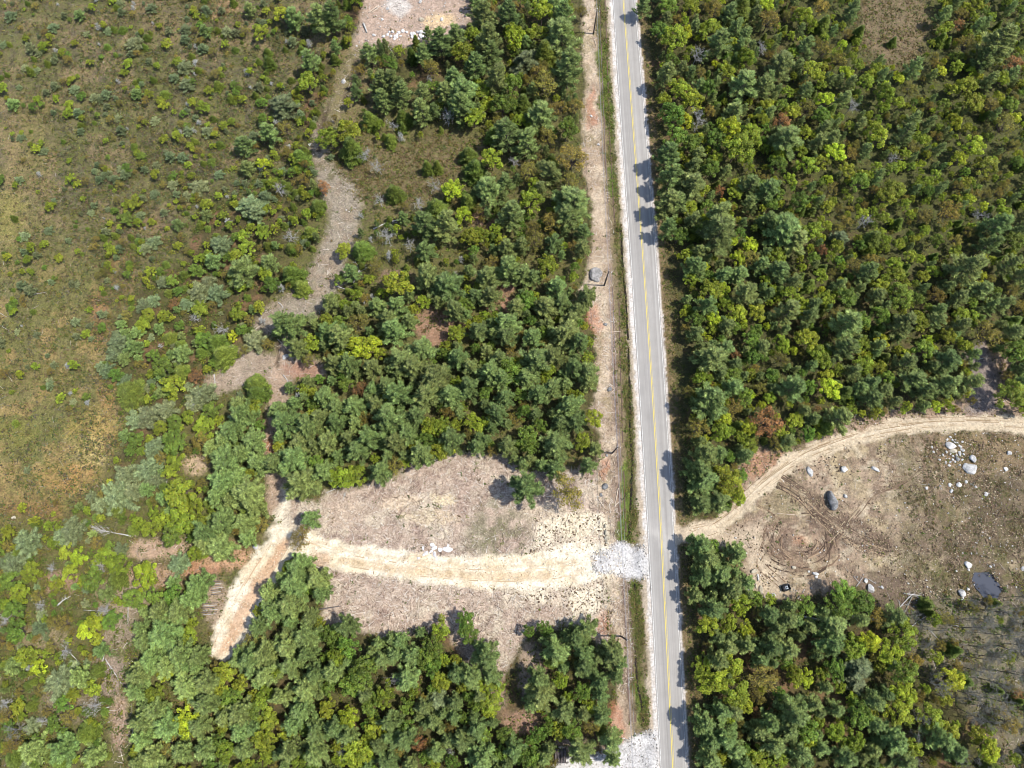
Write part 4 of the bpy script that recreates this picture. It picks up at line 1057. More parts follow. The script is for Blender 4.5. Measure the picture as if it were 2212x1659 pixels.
def tree_color(t, r):
    base = KCOL[t['k']]
    if base is None: return (1, 1, 1, 1)
    b = np.array(base, float)
    if t['k'] == 'P':
        f = np.clip((900 - t['ix']) / 700, 0, 1) if t['iy'] > 600 else np.clip((900 - t['ix']) / 1200, 0, 1)
        b = b * (1 - f) + np.array((114, 134, 72)) * f
        
    if t['k'] in 'MYG':
        f = np.clip((t['ix'] - 1700) / 500, 0, 1) * .35
        b = b * (1 - f) + np.array((144, 150, 60)) * f
    b = b * r.uniform(.88, 1.1)
    b[0] *= r.uniform(.96, 1.07)
    k = {'P': 1.85, 'p': 1.45, 'S': 1.75, 'M': 1.75, 'Y': 1.75, 'G': 1.65, 'O': 1.5, 'R': 1.35}[t['k']] * (1.08 if t['ix'] > 1400 else 1.0)
    c = alb(*np.clip(b, 0, 255), k)
    return (float(c[0]), float(c[1]), float(c[2]), 1.0)

def visible(t):
    x, y = t['ix'], t['iy']
    m = t['r'] * 9
    return -m < x < 2212 + m and -m < y < 1659 + m

LANDMARKS = [
 ((880, 60), 'the white boulder heap at the top edge'), ((855, 5), 'the pale sand patch at top'), ((795, 70), 'the snapped grey stump near the top clearing'), ((742, 175), 'the white rock by the rutted track'),
 ((615, 225), 'the big pale pine left of the track'), ((600, 410), 'the white lichened snag in the heath'), ((630, 510), 'the round white-grey snag lower down'), ((835, 485), 'the curved white fallen log'),
 ((775, 560), 'the leaning grey log by the grey track'), ((740, 500), 'the grey wood-chip track'), ((945, 710), 'the reddish bare soil patch'), ((617, 768), 'the single white boulder on chips'),
 ((600, 850), 'the chip path below the white boulder'), ((280, 690), 'the small tan patch in the heath'), ((260, 740), 'the two pale pines on the heath edge'), ((355, 790), 'the round dark tree alone on the heath'),
 ((420, 830), 'the orange bush at the wood edge'), ((205, 940), 'the pale yellow grass patch'), ((60, 1060), 'the orange grass in the left corner'), ((20, 600), 'the left photo edge at mid height'),
 ((20, 300), 'the left photo edge upper part'), ((20, 40), 'the top left photo corner'), ((300, 20), 'the top photo edge over the heath'), ((150, 200), 'the shallow hollow in the upper left heath'),
 ((450, 200), 'the grey shrub belt on the heath'), ((400, 480), 'the heath slope left of the track'), ((480, 640), 'the dense heath thicket'), ((215, 510), 'the lone long log on open heath'),
 ((320, 1240), 'the round yellow-green tree at lower left'), ((240, 1145), 'the pale uprooted tree on the left'), ((275, 1330), 'the upright white log in lower left'), ((225, 1440), 'the crossed white logs in lower left'),
 ((30, 1640), 'the bottom left photo corner'), ((60, 1400), 'the left photo edge lower part'), ((500, 1390), 'the south end of the sand track'), ((600, 1170), 'the fork of the sand track'),
 ((640, 1300), 'the pine island beside the sand track'), ((400, 1030), 'the small chip gap in the left pines'), ((590, 970), 'the red soil slot between pines'), ((670, 1115), 'the lone pine bush by the fork'),
 ((935, 1190), 'the white slab pile by the sand track'), ((955, 1080), 'the pale sand spot in the slash'), ((1130, 1060), 'the lone pine in the chip clearing'), ((1230, 1060), 'the big olive tree at the clearing edge'),
 ((1070, 1000), 'the north rim of the chip clearing'), ((1000, 1370), 'the lone bright tree south of the drive'), ((1130, 1400), 'the shaded gap in the bottom pines'), ((1220, 1400), 'the big pine group by the lower pole'),
 ((1210, 1630), 'the dark log stack at the bottom'), ((700, 1640), 'the bottom photo edge left of centre'), ((950, 1640), 'the bottom photo edge at centre'), ((450, 1640), 'the bottom photo edge at the left woods'),
 ((800, 1450), 'the bright green tree in the bottom woods'), ((1360, 1620), 'the lower gravel entrance'), ((1340, 1215), 'the upper gravel entrance'), ((1285, 600), 'the grey ledge beside the upper pole'),
 ((1330, 970), 'the middle utility pole'), ((1340, 1375), 'the lower utility pole'), ((1285, 60), 'the utility pole at the top edge'), ((1290, 300), 'the chip strip beside the upper road'),
 ((1285, 850), 'the chip strip beside the middle road'), ((1100, 85), 'the brightest yellow tree near the top'), ((960, 260), 'the dead grey spike left of the road'), ((1080, 450), 'the pine row left of the road'),
 ((900, 560), 'the broad olive tree in the left woods'), ((800, 740), 'the round olive-yellow tree right of the boulder'), ((1100, 800), 'the green tree amid the dark pines'), ((870, 900), 'the heart of the dark pine stand'),
 ((1395, 20), 'the top of the road'), ((1415, 380), 'the tree shadow on the upper road'), ((1450, 780), 'the dark verge right of the road'), ((1460, 1000), 'the tree shadow on the middle road'), ((1475, 1130), 'the dirt road mouth'),
 ((1480, 1190), 'the wood corner below the dirt road'), ((1480, 1450), 'the shaded lower road edge'), ((1510, 1640), 'the bottom edge right of the road'), ((1600, 1060), 'the tree point north of the dirt road'),
 ((1655, 1005), 'the pinkish grass patch'), ((1500, 265), 'the big bleached snag right of the road'), ((1505, 120), 'the small dark snag right of the road'), ((1640, 110), 'the white forked snag at upper right'),
 ((1590, 300), 'the large bright tree right of road'), ((1680, 270), 'the brown tree in the upper right woods'), ((1825, 240), 'the grey snag deep in right woods'), ((1880, 80), 'the brown clearing at upper right'),
 ((2060, 50), 'the orange bush at upper right'), ((2190, 20), 'the top right photo corner'), ((2190, 140), 'the red tree at the right edge'), ((2190, 400), 'the right photo edge upper part'), ((2190, 620), 'the right photo edge at mid height'),
 ((2075, 330), 'the tall yellow tree at far right'), ((1855, 270), 'the small rust bush in the right woods'), ((1775, 545), 'the orange tree in the right woods'), ((1940, 560), 'the small yellow tree in the right woods'),
 ((2130, 715), 'the round ochre tree by the grey gap'), ((2115, 830), 'the grey brush-filled gap'), ((1980, 760), 'the bright green tree above the dirt road'), ((1640, 930), 'the leafless brown tree near the dirt road'),
 ((1790, 840), 'the yellow-green tree above the dirt road bend'), ((1640, 770), 'the twin green trees in right woods'), ((1900, 900), 'the north edge of the dirt road'), ((2180, 920), 'the dirt road at the right edge'),
 ((1800, 1080), 'the big oval grey boulder'), ((2070, 985), 'the white boulder pile'), ((1640, 1262), 'the pale rocks by the black crate'), ((1730, 1290), 'the rubble south of the tyre swirls'), ((2135, 1262), 'the slate blue pool'),
 ((1940, 1340), 'the grey brush pile'), ((1850, 1340), 'the grey logs in lower right woods'), ((1710, 1420), 'the dark gap in the lower right woods'), ((1640, 1500), 'the rust tree in the lower right woods'),
 ((1870, 1560), 'the vivid green round tree at lower right'), ((1850, 1470), 'the pale soil gap at lower right'), ((1970, 1500), 'the large yellow-green tree at lower right'), ((2060, 1450), 'the brightest yellow tree at lower right'),
 ((2180, 1480), 'the grey leafless wood'), ((2180, 1640), 'the bottom right photo corner'), ((1900, 1650), 'the bottom edge at the right woods'), ((1700, 1650), 'the bottom edge of the lower right pines'), ((2120, 1350), 'the grey wood below the pool'),
 ((1560, 600), 'the dark pines near the road middle'), ((1700, 620), 'the mixed trees in the middle right woods'), ((1850, 420), 'the mixed trees left of tall yellow tree'), ((1750, 420), 'the dark firs behind the bright trees'), ((2050, 600), 'the dark pine cluster near the right edge'),
]
ORD = ['', 'second ', 'third ', 'fourth ', 'fifth ', 'sixth ', 'seventh ', 'eighth ', 'ninth ', 'tenth ', 'eleventh ', 'twelfth ', 'thirteenth ', 'fourteenth ', 'fifteenth ', 'sixteenth ', 'seventeenth ', 'eighteenth ', 'nineteenth ', 'twentieth ', 'twenty-first ', 'twenty-second ', 'twenty-third ', 'twenty-fourth ', 'twenty-fifth ', 'twenty-sixth ', 'twenty-seventh ', 'twenty-eighth ', 'twenty-ninth ', 'thirtieth ']
def look(t):
    nm = t['name']; r = t['r']; k = t['k']
    size = 'small' if r < 1.6 else ('large' if r > 3.0 else 'medium')
    lc = {'P': 'dark green', 'p': 'pale bluish', 'S': 'dark', 'M': 'yellow-green', 'Y': 'bright yellow', 'G': 'fresh green', 'O': 'olive', 'R': 'rusty', 'D': 'grey', 'B': 'grey twiggy'}[k]
    if k == 'P' and t['ix'] < 700: lc = 'mid green'
    noun = {'pine_tree': 'pine', 'pine_sapling': 'young pine', 'spruce_tree': 'spruce', 'dead_tree': 'dead tree', 'bare_tree': 'leafless tree', 'shrub': 'bush', 'budding_tree': 'budding tree', 'leafy_tree': 'leafy tree'}[nm]
    return size + ' ' + lc + ' ' + noun
def label_things(items):
    """items: dicts with ix, iy, look -> unique labels naming look and nearest landmark"""
    buckets = {}
    for t in items:
        best = min(LANDMARKS, key=lambda L: (L[0][0] - t['ix']) ** 2 + (L[0][1] - t['iy']) ** 2)
        t['lm'] = best
        buckets.setdefault((t['look'], best[1]), []).append(t)
    for (lk, lm), L in buckets.items():
        L.sort(key=lambda t: (t['lm'][0][0] - t['ix']) ** 2 + (t['lm'][0][1] - t['iy']) ** 2)
        for i, t in enumerate(L):
            t['label'] = f'{lk} {ORD[min(i, len(ORD) - 1)]}nearest to {lm}' if len(L) > 1 else f'{lk} close to {lm}'

def lowpoly(key, frac, grow, seed):
    V, F, c, tv, tf = PROTO[key]
    r = np.random.default_rng(seed)
    m = r.random(len(F)) < frac
    F2 = F[m]; P = V[F2]; ctr = P.mean(1, keepdims=True)
    P = ctr + (P - ctr) * grow
    k = F.shape[1]
    cc = c[F2[:, 0]]
    return P.reshape(-1, 3), k, np.repeat(cc, k, 0)

def place_trees():
    r = random.Random(3)
    byname = {}
    for t in TREES:
        t['name'], t['cat'] = kindname(t)
        if visible(t): byname.setdefault(t['name'], []).append(t)
    indiv = []; rest = [t for t in TREES if not visible(t)]
    for nm, L in byname.items():
        L.sort(key=lambda t: -t['r'])
        indiv += L[:300]; rest += L[300:]
    for t in indiv: t['look'] = look(t)
    label_things(indiv)
    for t in indiv:
        mk = MK[t['k']]; v = r.randrange(NV[mk])
        cm, tm = MESHES[('B', v, 'pale')] if (t['k'] == 'D' and t['r'] > 1.35) else MESHES[(mk, v)]
        z = float(ground_z(np.array(t['X']), np.array(t['Y'])))
        e = new_obj(t['name'], None, None, (t['X'], t['Y'], z))
        rz = r.uniform(0, 6.283)
        e.rotation_euler = (r.normalvariate(0, .05), r.normalvariate(0, .05), rz)
        e.scale = (t['r'] * r.uniform(.82, 1.16), t['r'] * r.uniform(.82, 1.16), t['h'] * r.uniform(.88, 1.14))
        e.empty_display_size = .5
        tag(e, t['label'], t['cat'], GROUPS[t['name']])
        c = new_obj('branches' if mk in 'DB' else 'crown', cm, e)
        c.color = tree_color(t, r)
        new_obj('trunk', tm, e)
    # the smaller rest and the woods beyond the picture: joined low detail crowns
    packs = {'needle_woods': [], 'leafy_woods': []}
    for t in rest:
        packs['needle_woods' if MK[t['k']] in 'PS' else 'leafy_woods'].append(t)
    for nm, L in packs.items():
        Vs = []; Cs = []; Fs = {}; b = 0
        allV = []; allC = []; F3 = []; base = 0
        for t in L:
            mk = MK[t['k']]; v = r.randrange(NV[mk])
            far = not visible(t)
            fr = (.22 if far else .5) if mk != 'S' else .4
            P, k, c = lowpoly((mk, v), fr, (1.75 if far else 1.3), r.randrange(9999))
            a = r.uniform(0, 6.28); ca, sa = math.cos(a), math.sin(a)
            z = float(ground_z(np.array(t['X']), np.array(t['Y'])))
            Q = np.stack([(P[:, 0] * ca - P[:, 1] * sa) * t['r'] + t['X'], (P[:, 0] * sa + P[:, 1] * ca) * t['r'] + t['Y'], P[:, 2] * t['h'] + z], -1)
            col = np.array(tree_color(t, r)[:3]) if mk not in 'DB' else np.array([.2, .19, .17])
            n = len(Q)
            f = np.arange(n).reshape(-1, k)
            if k == 4: f = np.concatenate([f[:, [0, 1, 2]], f[:, [0, 2, 3]]])
            allV.append(Q); allC.append(c * col); F3.append(f + base); base += n
            tv = np.array([[-.04, -.02, -.05], [.04, -.02, -.05], [0, .05, -.05], [0, 0, .9]]); tq = tv * [1, 1, 1]
            Q = np.stack([tq[:, 0] * t['r'] + t['X'], tq[:, 1] * t['r'] + t['Y'], tq[:, 2] * t['h'] + z], -1)
            allV.append(Q); allC.append(np.tile([.09, .07, .05], (4, 1))); F3.append(np.array([[0, 1, 3], [1, 2, 3], [2, 0, 3]]) + base); base += 4
        if not allV: continue
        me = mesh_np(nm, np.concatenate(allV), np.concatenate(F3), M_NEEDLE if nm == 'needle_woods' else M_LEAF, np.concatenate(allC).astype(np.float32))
        tag(new_obj(nm, me), {'needle_woods': 'smaller conifers filling the woods and the forest beyond the picture', 'leafy_woods': 'smaller leafy trees filling the woods and the forest beyond the picture'}[nm], 'woods', None, 'stuff')
    print('TREES', len(TREES), 'manual', N_MANUAL, 'indiv', len(indiv), {k: len(v) for k, v in byname.items()}, 'rest', len(rest))
place_trees()
# ------------------------------------------------------------------ small stuff: low plants, sticks, chips, stones
def scatter(n, box, maskf, seed):
    """box in photo units; returns ground X, Y of accepted points"""
    r = np.random.default_rng(seed)
    ix = r.uniform(box[0], box[2], n); iy = r.uniform(box[1], box[3], n)
    X, Y = to_world(ix, iy)
    wx = ix + 20 * (fbm(X / 5.0, Y / 5.0, 21, 3) - .5); wy = iy + 20 * (fbm(X / 5.0, Y / 5.0, 31, 3) - .5)
    p = maskf(wx, wy, X, Y)
    k = r.random(n) < p
    return X[k], Y[k], wx[k], wy[k]

def nospot(X, Y, wx, wy):
    """0 on asphalt, sand, dirt road, gravel"""
    xl, xr = road_x(Y)
    m = 1.0 - ((X > xl - 1.6) & (X < xr + 1.2))
    m = m * (1 - np.maximum(linemask(DRIVE, wx, wy, 3), linemask(DIRTROAD, wx, wy, 3)))
    m = m * (1 - np.maximum(polymask(APRON, wx, wy, 3), polymask(APRON2, wx, wy, 3))) * (1 - polymask(POND, wx, wy, 4))
    return m

def clumps(name, pts, size, hgt, leaves, leafl, palette, seed, label, cat, mat=None, extra=None):
    X, Y = pts
    r = np.random.default_rng(seed); n = len(X)
    Z = ground_z(X, Y)
    s = r.uniform(size[0], size[1], n) * r.uniform(.7, 1.2, n)
    pal = np.array([alb(*c, k=1.42) for c in palette]); pc = pal[r.integers(0, len(pal), n)] * r.uniform(.75, 1.25, (n, 1))
    m = leaves
    d = r.normal(size=(n * m, 3)); d[:, 2] = np.abs(d[:, 2]) * .9; d = nrm(d)
    rad = np.repeat(s, m) * r.uniform(.35, 1, n * m)
    P = np.stack([np.repeat(X, m) + d[:, 0] * rad, np.repeat(Y, m) + d[:, 1] * rad, np.repeat(Z, m) + d[:, 2] * rad * hgt + .03], -1)
    N = nrm(d * .7 + r.normal(0, .5, d.shape) + [0, 0, .7])
    V, F = leafquads(P, N, r.uniform(leafl[0], leafl[1], n * m), r)
    c = np.repeat(pc, m, 0) * r.uniform(.75, 1.25, (n * m, 1))
    me = mesh_np(name, V, F, mat or M_LEAF, np.repeat(c, 4, 0).astype(np.float32))
    tag(new_obj(name, me), label, cat, None, 'stuff')

def ruts():
    """tyre ruts and small cracks as narrow raised and sunk ribbons of soil"""
    r = np.random.default_rng(71)
    V = []; F = []; Cc = []; b = [0]
    def ribbon(P, w, c, gap=.12):
        P = np.array(P); n = len(P)
        d = nrm(np.gradient(P, axis=0)); nn = np.stack([-d[:, 1], d[:, 0]], -1)
        ww = w * (.55 + .9 * vnoise(np.arange(n) * .35, np.full(n, r.uniform(0, 99.)), 5))
        wob = (fbm(np.arange(n) * .12, np.full(n, r.uniform(0, 99.)), 6, 3) - .5)[:, None] * nn * w * 2.2
        A = P + wob - nn * ww[:, None]; B = P + wob + nn * ww[:, None]; M = P + wob
        z = ground_z(M[:, 0], M[:, 1])
        for Q, dz in ((A, .015), (M, .085), (B, .015)):
            V.append(np.concatenate([Q, (z + dz)[:, None]], -1))
        i = np.arange(n - 1); keep = vnoise(i * .2, np.full(n - 1, r.uniform(0, 99.)), 8) > gap; i = i[keep]
        o = b[0]
        F.append(np.stack([o + i, o + i + 1, o + n + i + 1, o + n + i], -1)); F.append(np.stack([o + n + i, o + n + i + 1, o + 2 * n + i + 1, o + 2 * n + i], -1))
        col = np.array(alb(*c)) * r.uniform(.85, 1.1)
        Cc.append(np.tile(col, (3 * n, 1))); b[0] += 3 * n
    sx, sy = SWIRL_C
    for k in range(34):
        rad = r.uniform(.45, 1.15)
        side = k % 3
        a0 = {0: r.uniform(2.2, 3.2), 1: r.uniform(-1.3, -.2), 2: r.uniform(-2.6, -1.2)}[side]; a1 = a0 + r.uniform(.9, 1.9)
        t = np.linspace(a0, a1, 46); e = 1 + .06 * np.sin(t * 2 + r.uniform(0, 6))
        ox, oy = r.normal(0, 1.0, 2)
        ribbon(np.stack([sx + ox + (7.6 - 1.2 * (side == 1)) * rad * e * np.cos(t) + (1.4 if side == 1 else 0), sy + oy + 5.6 * rad * e * np.sin(t)], -1), r.uniform(.08, .2), [(92, 74, 60), (110, 90, 74), (132, 108, 88), (176, 150, 122)][r.integers(0, 4)], .3)
    def lane(L, off, w, c, gap=.3, amp=1.0):
        pts = [W(a, c2) for a, c2 in L]; P = []
        for (a, c2) in zip(pts[:-1], pts[1:]):
            m = max(2, int(math.hypot(c2[0] - a[0], c2[1] - a[1]) / .5))
            for i in range(m): P.append((a[0] + (c2[0] - a[0]) * i / m, a[1] + (c2[1] - a[1]) * i / m))
        P = np.array(P + [pts[-1]])
        for _ in range(6): P[1:-1] = (P[:-2] + P[1:-1] * 2 + P[2:]) / 4
        d = nrm(np.gradient(P, axis=0)); nn = np.stack([-d[:, 1], d[:, 0]], -1)
        ribbon(P + nn * off, w, c, gap)
    band = [(1685, 1035), (1730, 1062), (1770, 1105), (1815, 1140), (1860, 1168), (1915, 1185)]
    for k in range(13): lane(band, r.uniform(-2.2, 2.2), r.uniform(.09, .2), [(92, 74, 60), (112, 92, 76), (170, 146, 118)][k % 3], .35)
    dr = [(a, c2) for a, c2, _ in DIRTROAD[1:]]
    for k in range(7): lane(dr, r.uniform(-1.6, 1.6), r.uniform(.05, .1), [(176, 150, 118), (190, 164, 132), (170, 144, 114)][k % 3], .58)
    for k in range(5): lane([(1640, 1085), (1700, 1120), (1660, 1170), (1640, 1220), (1690, 1265)], r.uniform(-1.5, 1.5), .1, (150, 124, 100), .5)
    for k in range(7): lane([(1790, 1170), (1850, 1100), (1880, 1060), (1940, 1040), (1990, 1010), (1970, 975)], r.uniform(-2, 2), r.uniform(.07, .14), [(128, 106, 86), (150, 128, 104), (196, 176, 144)][k % 3], .5)
    for k in range(5): lane([(1850, 1010), (1900, 1040), (1960, 1040), (2000, 1000)], r.uniform(-1.5, 1.5), .1, (140, 118, 96), .5)
    dv = [(a, c2) for a, c2, _ in DRIVE[1:11]]
    for k in range(6): lane(dv, r.uniform(-2.6, 2.6), r.uniform(.05, .1), [(232, 206, 168), (214, 186, 150), (240, 216, 180)][k % 3], .62)
    dv = [(a, c2) for a, c2, _ in DRIVE[10:]]
    for k in range(6): lane(dv, r.uniform(-2.6, 2.6), r.uniform(.06, .14), [(226, 196, 162), (255, 240, 210), (210, 178, 144)][k % 3], .6)
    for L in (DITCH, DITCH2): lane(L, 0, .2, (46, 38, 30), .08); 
    for L in ([(1302, 0), (1312, 300), (1322, 480)], [(1330, 620), (1335, 800), (1340, 980), (1346, 1150)], [(1352, 1265), (1358, 1350), (1364, 1500), (1366, 1560)]):
        for off in (-.7, .7): lane(L, off, .13, (120, 98, 86), .25)
    me = mesh_np('tyre_ruts', np.concatenate(V), np.concatenate(F), M_STICK, np.concatenate(Cc).astype(np.float32))
    tag(new_obj('tyre_ruts', me), 'dark and pale tyre ruts and cracks on dirt, tracks and verge', 'tyre ruts', None, 'stuff')

def open_ground():
    g = lambda x, y, X, Y: polymask(HEATH, x, y, 10) * (.25 + .75 * np.clip((fbm(X / 4, Y / 4, 211, 3) - .42) * 6, 0, 1)) * np.clip(.3 + x / 500, .3, 1)
    X, Y, wx, wy = scatter(85000, (-60, -60, 760, 1150), g, 1)
    clumps('heath_plants', (X, Y), (.25, .9), .85, 6, (.18, .42), [(112, 118, 52), (132, 132, 58), (98, 110, 52), (84, 98, 50), (138, 126, 66), (108, 98, 68), (104, 118, 74), (128, 104, 74), (120, 112, 92), (90, 84, 66)], 2,
           'low olive and brown heath plants covering the open left ground', 'heath')
    # undergrowth in the woods
    def ug(x, y, X, Y):
        m = nospot(X, Y, x, y) * (1 - polymask(HEATH, x, y, 10)) * (1 - .93 * polymask(SLASH_MAIN, x, y, 8)) * (1 - .93 * polymask(BANK, x, y, 6)) * (1 - .92 * polymask(PIT, x, y, 8)) * (1 - .85 * polymask(CLEAR_TOP, x, y, 6))
        m = m * (1 - .9 * np.maximum(linemask(TRACK, x, y, 6), np.maximum(linemask(TRACK2, x, y, 5), linemask(TRACK3, x, y, 5)))) * (1 - .8 * polymask(SAND_FAN, x, y, 5)) * (1 - polymask(GREYLANE, x, y, 5))
        return m * (.25 + .75 * np.clip((fbm(X / 3, Y / 3, 215, 3) - .45) * 6, 0, 1))
    X, Y, wx, wy = scatter(60000, (-60, -60, 2272, 1720), ug, 3)
    clumps('undergrowth', (X, Y), (.35, 1.2), .8, 8, (.18, .42), [(104, 122, 42), (86, 108, 40), (122, 132, 46), (128, 118, 56), (80, 96, 42), (126, 106, 64), (96, 100, 48)], 4,
           'low bushes and seedlings between the trees', 'undergrowth')
    def og(x, y, X, Y):
        return np.maximum(polymask(OPEN_MID, x, y, 10), polymask(RIDGE_N, x, y, 10)) * (.35 + .65 * (fbm(X / 2.5, Y / 2.5, 217, 3) > .48))
    X, Y, wx, wy = scatter(40000, (680, -60, 2080, 440), og, 13)
    clumps('clearing_brush', (X, Y), (.25, .9), .8, 6, (.18, .4), [(112, 112, 52), (132, 116, 66), (96, 104, 46), (140, 118, 82), (122, 98, 66)], 14, 'brown and olive brush in the small openings between the woods', 'brush')
    def tg(x, y, X, Y):
        v = np.maximum(polymask([(250, 1000), (260, 820), (300, 620), (420, 430), (520, 330), (640, 260), (690, 120), (740, 60), (740, 300), (690, 400), (690, 560), (600, 650), (560, 760), (440, 900), (400, 1050)], x, y, 20), polymask([(-60, 1150), (250, 1090), (300, 1200), (240, 1700), (-60, 1700)], x, y, 20) * .9)
        v = np.maximum(v, polymask([(700, 250), (1000, 200), (1000, 640), (700, 640)], x, y, 20) * .35)
        v = np.maximum(v, polymask([(1990, 1280), (2300, 1260), (2300, 1700), (2190, 1700), (2060, 1480)], x, y, 20) * .95)
        m = nospot(X, Y, x, y) * (1 - np.maximum(linemask(TRACK, x, y, 4), linemask(TRACK2, x, y, 4))) * (1 - linemask(TRACK3, x, y, 4))
        return v * m * np.clip((fbm(X / 3.4, Y / 3.4, 231, 3) - .40) * 7, .02, 1)
    X, Y, wx, wy = scatter(15000, (-60, -60, 2272, 1700), tg, 15)
    clumps('thicket_bushes', (X, Y), (.6, 1.35), 1.0, 26, (.2, .42), [(122, 138, 48), (106, 122, 48), (136, 134, 54), (92, 112, 50), (128, 112, 60), (112, 128, 72), (142, 148, 52)], 16, 'matted yellow-green and olive bushes merging into thickets', 'thicket')
    # marsh plants right of the pit
    def mg(x, y, X, Y):
        return np.clip((x - 1880) / 120, 0, 1) * .6 * polymask(PIT, x, y, 6) * nospot(X, Y, x, y) * np.clip((fbm(X / 3, Y / 3, 219, 3) - .4) * 5, 0, 1)
    X, Y, wx, wy = scatter(16000, (1880, 930, 2260, 1310), mg, 5)
    clumps('marsh_plants', (X, Y), (.2, .6), .45, 6, (.12, .28), [(104, 108, 50), (124, 108, 64), (92, 98, 50), (120, 92, 66), (96, 84, 60)], 6, 'low olive marsh plants around the pool', 'marsh plants')
    # verge grass and ditch weeds
    def vg(x, y, X, Y):
        m = 0
        for L in (DITCH0, DITCH, DITCH2):
            m = np.maximum(m, linemask([(a, b, 12) for a, b in L], x, y, 3))
        return m * nospot(X, Y, x, y) * np.clip((fbm(X / 2, Y / 4, 223, 3) - .38) * 5, .15, 1)
    X, Y, wx, wy = scatter(60000, (1280, -30, 1410, 1690), vg, 7)
    clumps('verge_grass', (X, Y), (.15, .4), .6, 5, (.12, .26), [(104, 124, 40), (122, 122, 58), (98, 110, 44), (140, 126, 76), (150, 130, 92)], 8, 'green weeds along the roadside ditch', 'grass')
    def rg(x, y, X, Y):
        xl, xr = road_x(Y); d = X - xr
        return (d > 1.1) * (d < 4.5) * .8 * nospot(X, Y, x, y)
    X, Y, wx, wy = scatter(30000, (1370, -30, 1540, 1690), rg, 9)
    clumps('roadside_grass', (X, Y), (.15, .4), .5, 5, (.12, .28), [(140, 122, 76), (120, 116, 60), (156, 140, 96), (104, 108, 50)], 10, 'dry grass on the right hand road edge', 'grass')
    # weeds in the slash
    def wg(x, y, X, Y):
        return np.maximum(polymask(WEEDY, x, y, 8) * .5, polymask(SLASH_MAIN, x, y, 4) * .05 + polymask(BANK, x, y, 4) * .12 + polymask(PIT, x, y, 4) * .035) * nospot(X, Y, x, y) * (fbm(X / 3, Y / 3, 227, 3) > .5)
    X, Y, wx, wy = scatter(22000, (640, -30, 2212, 1500), wg, 11)
    clumps('clearing_weeds', (X, Y), (.15, .45), .5, 6, (.1, .24), [(120, 128, 56), (136, 136, 70), (108, 120, 50)], 12, 'sparse green weeds on the cleared ground', 'weeds')

def sticks(name, pts, length, width, palette, seed, label, cat, lift=.05, dirs=None):
    X, Y = pts; n = len(X)
    r = np.random.default_rng(seed)
    Z = ground_z(X, Y) + r.uniform(0.01, lift * 3, n)
    a = r.uniform(0, math.pi, n)
    L = np.exp(r.uniform(math.log(length[0]), math.log(length[1]), n)) * .5; w = r.uniform(width[0], width[1], n) * (.5 + L / length[1])
    d = np.stack([np.cos(a), np.sin(a), r.normal(0, .1, n)], -1); s = np.stack([-np.sin(a), np.cos(a), np.zeros(n)], -1); u = np.array([[0, 0, 1.]])
    c = np.stack([X, Y, Z], -1)
    k = s * r.normal(0, .05, (n, 1)) * L[:, None]
    def ring(o, ww): return [o - s * ww[:, None], o + u * ww[:, None] * 1.3, o + s * ww[:, None]]
    R = ring(c - d * L[:, None], w) + ring(c + k, w * .9) + ring(c + d * L[:, None], w * .5)
    V = np.stack(R, 1).reshape(-1, 3)
    f = np.array([[0, 3, 4, 1], [1, 4, 5, 2], [3, 6, 7, 4], [4, 7, 8, 5]])
    F = (f[None] + (np.arange(n) * 9)[:, None, None]).reshape(-1, 4)
    pal = np.array([alb(*p) for p in palette]); col = pal[r.integers(0, len(pal), n)] * r.uniform(.8, 1.15, (n, 1))
    tag(new_obj(name, mesh_np(name, V, F, M_STICK, np.repeat(col, 9, 0).astype(np.float32))), label, cat, None, 'stuff')

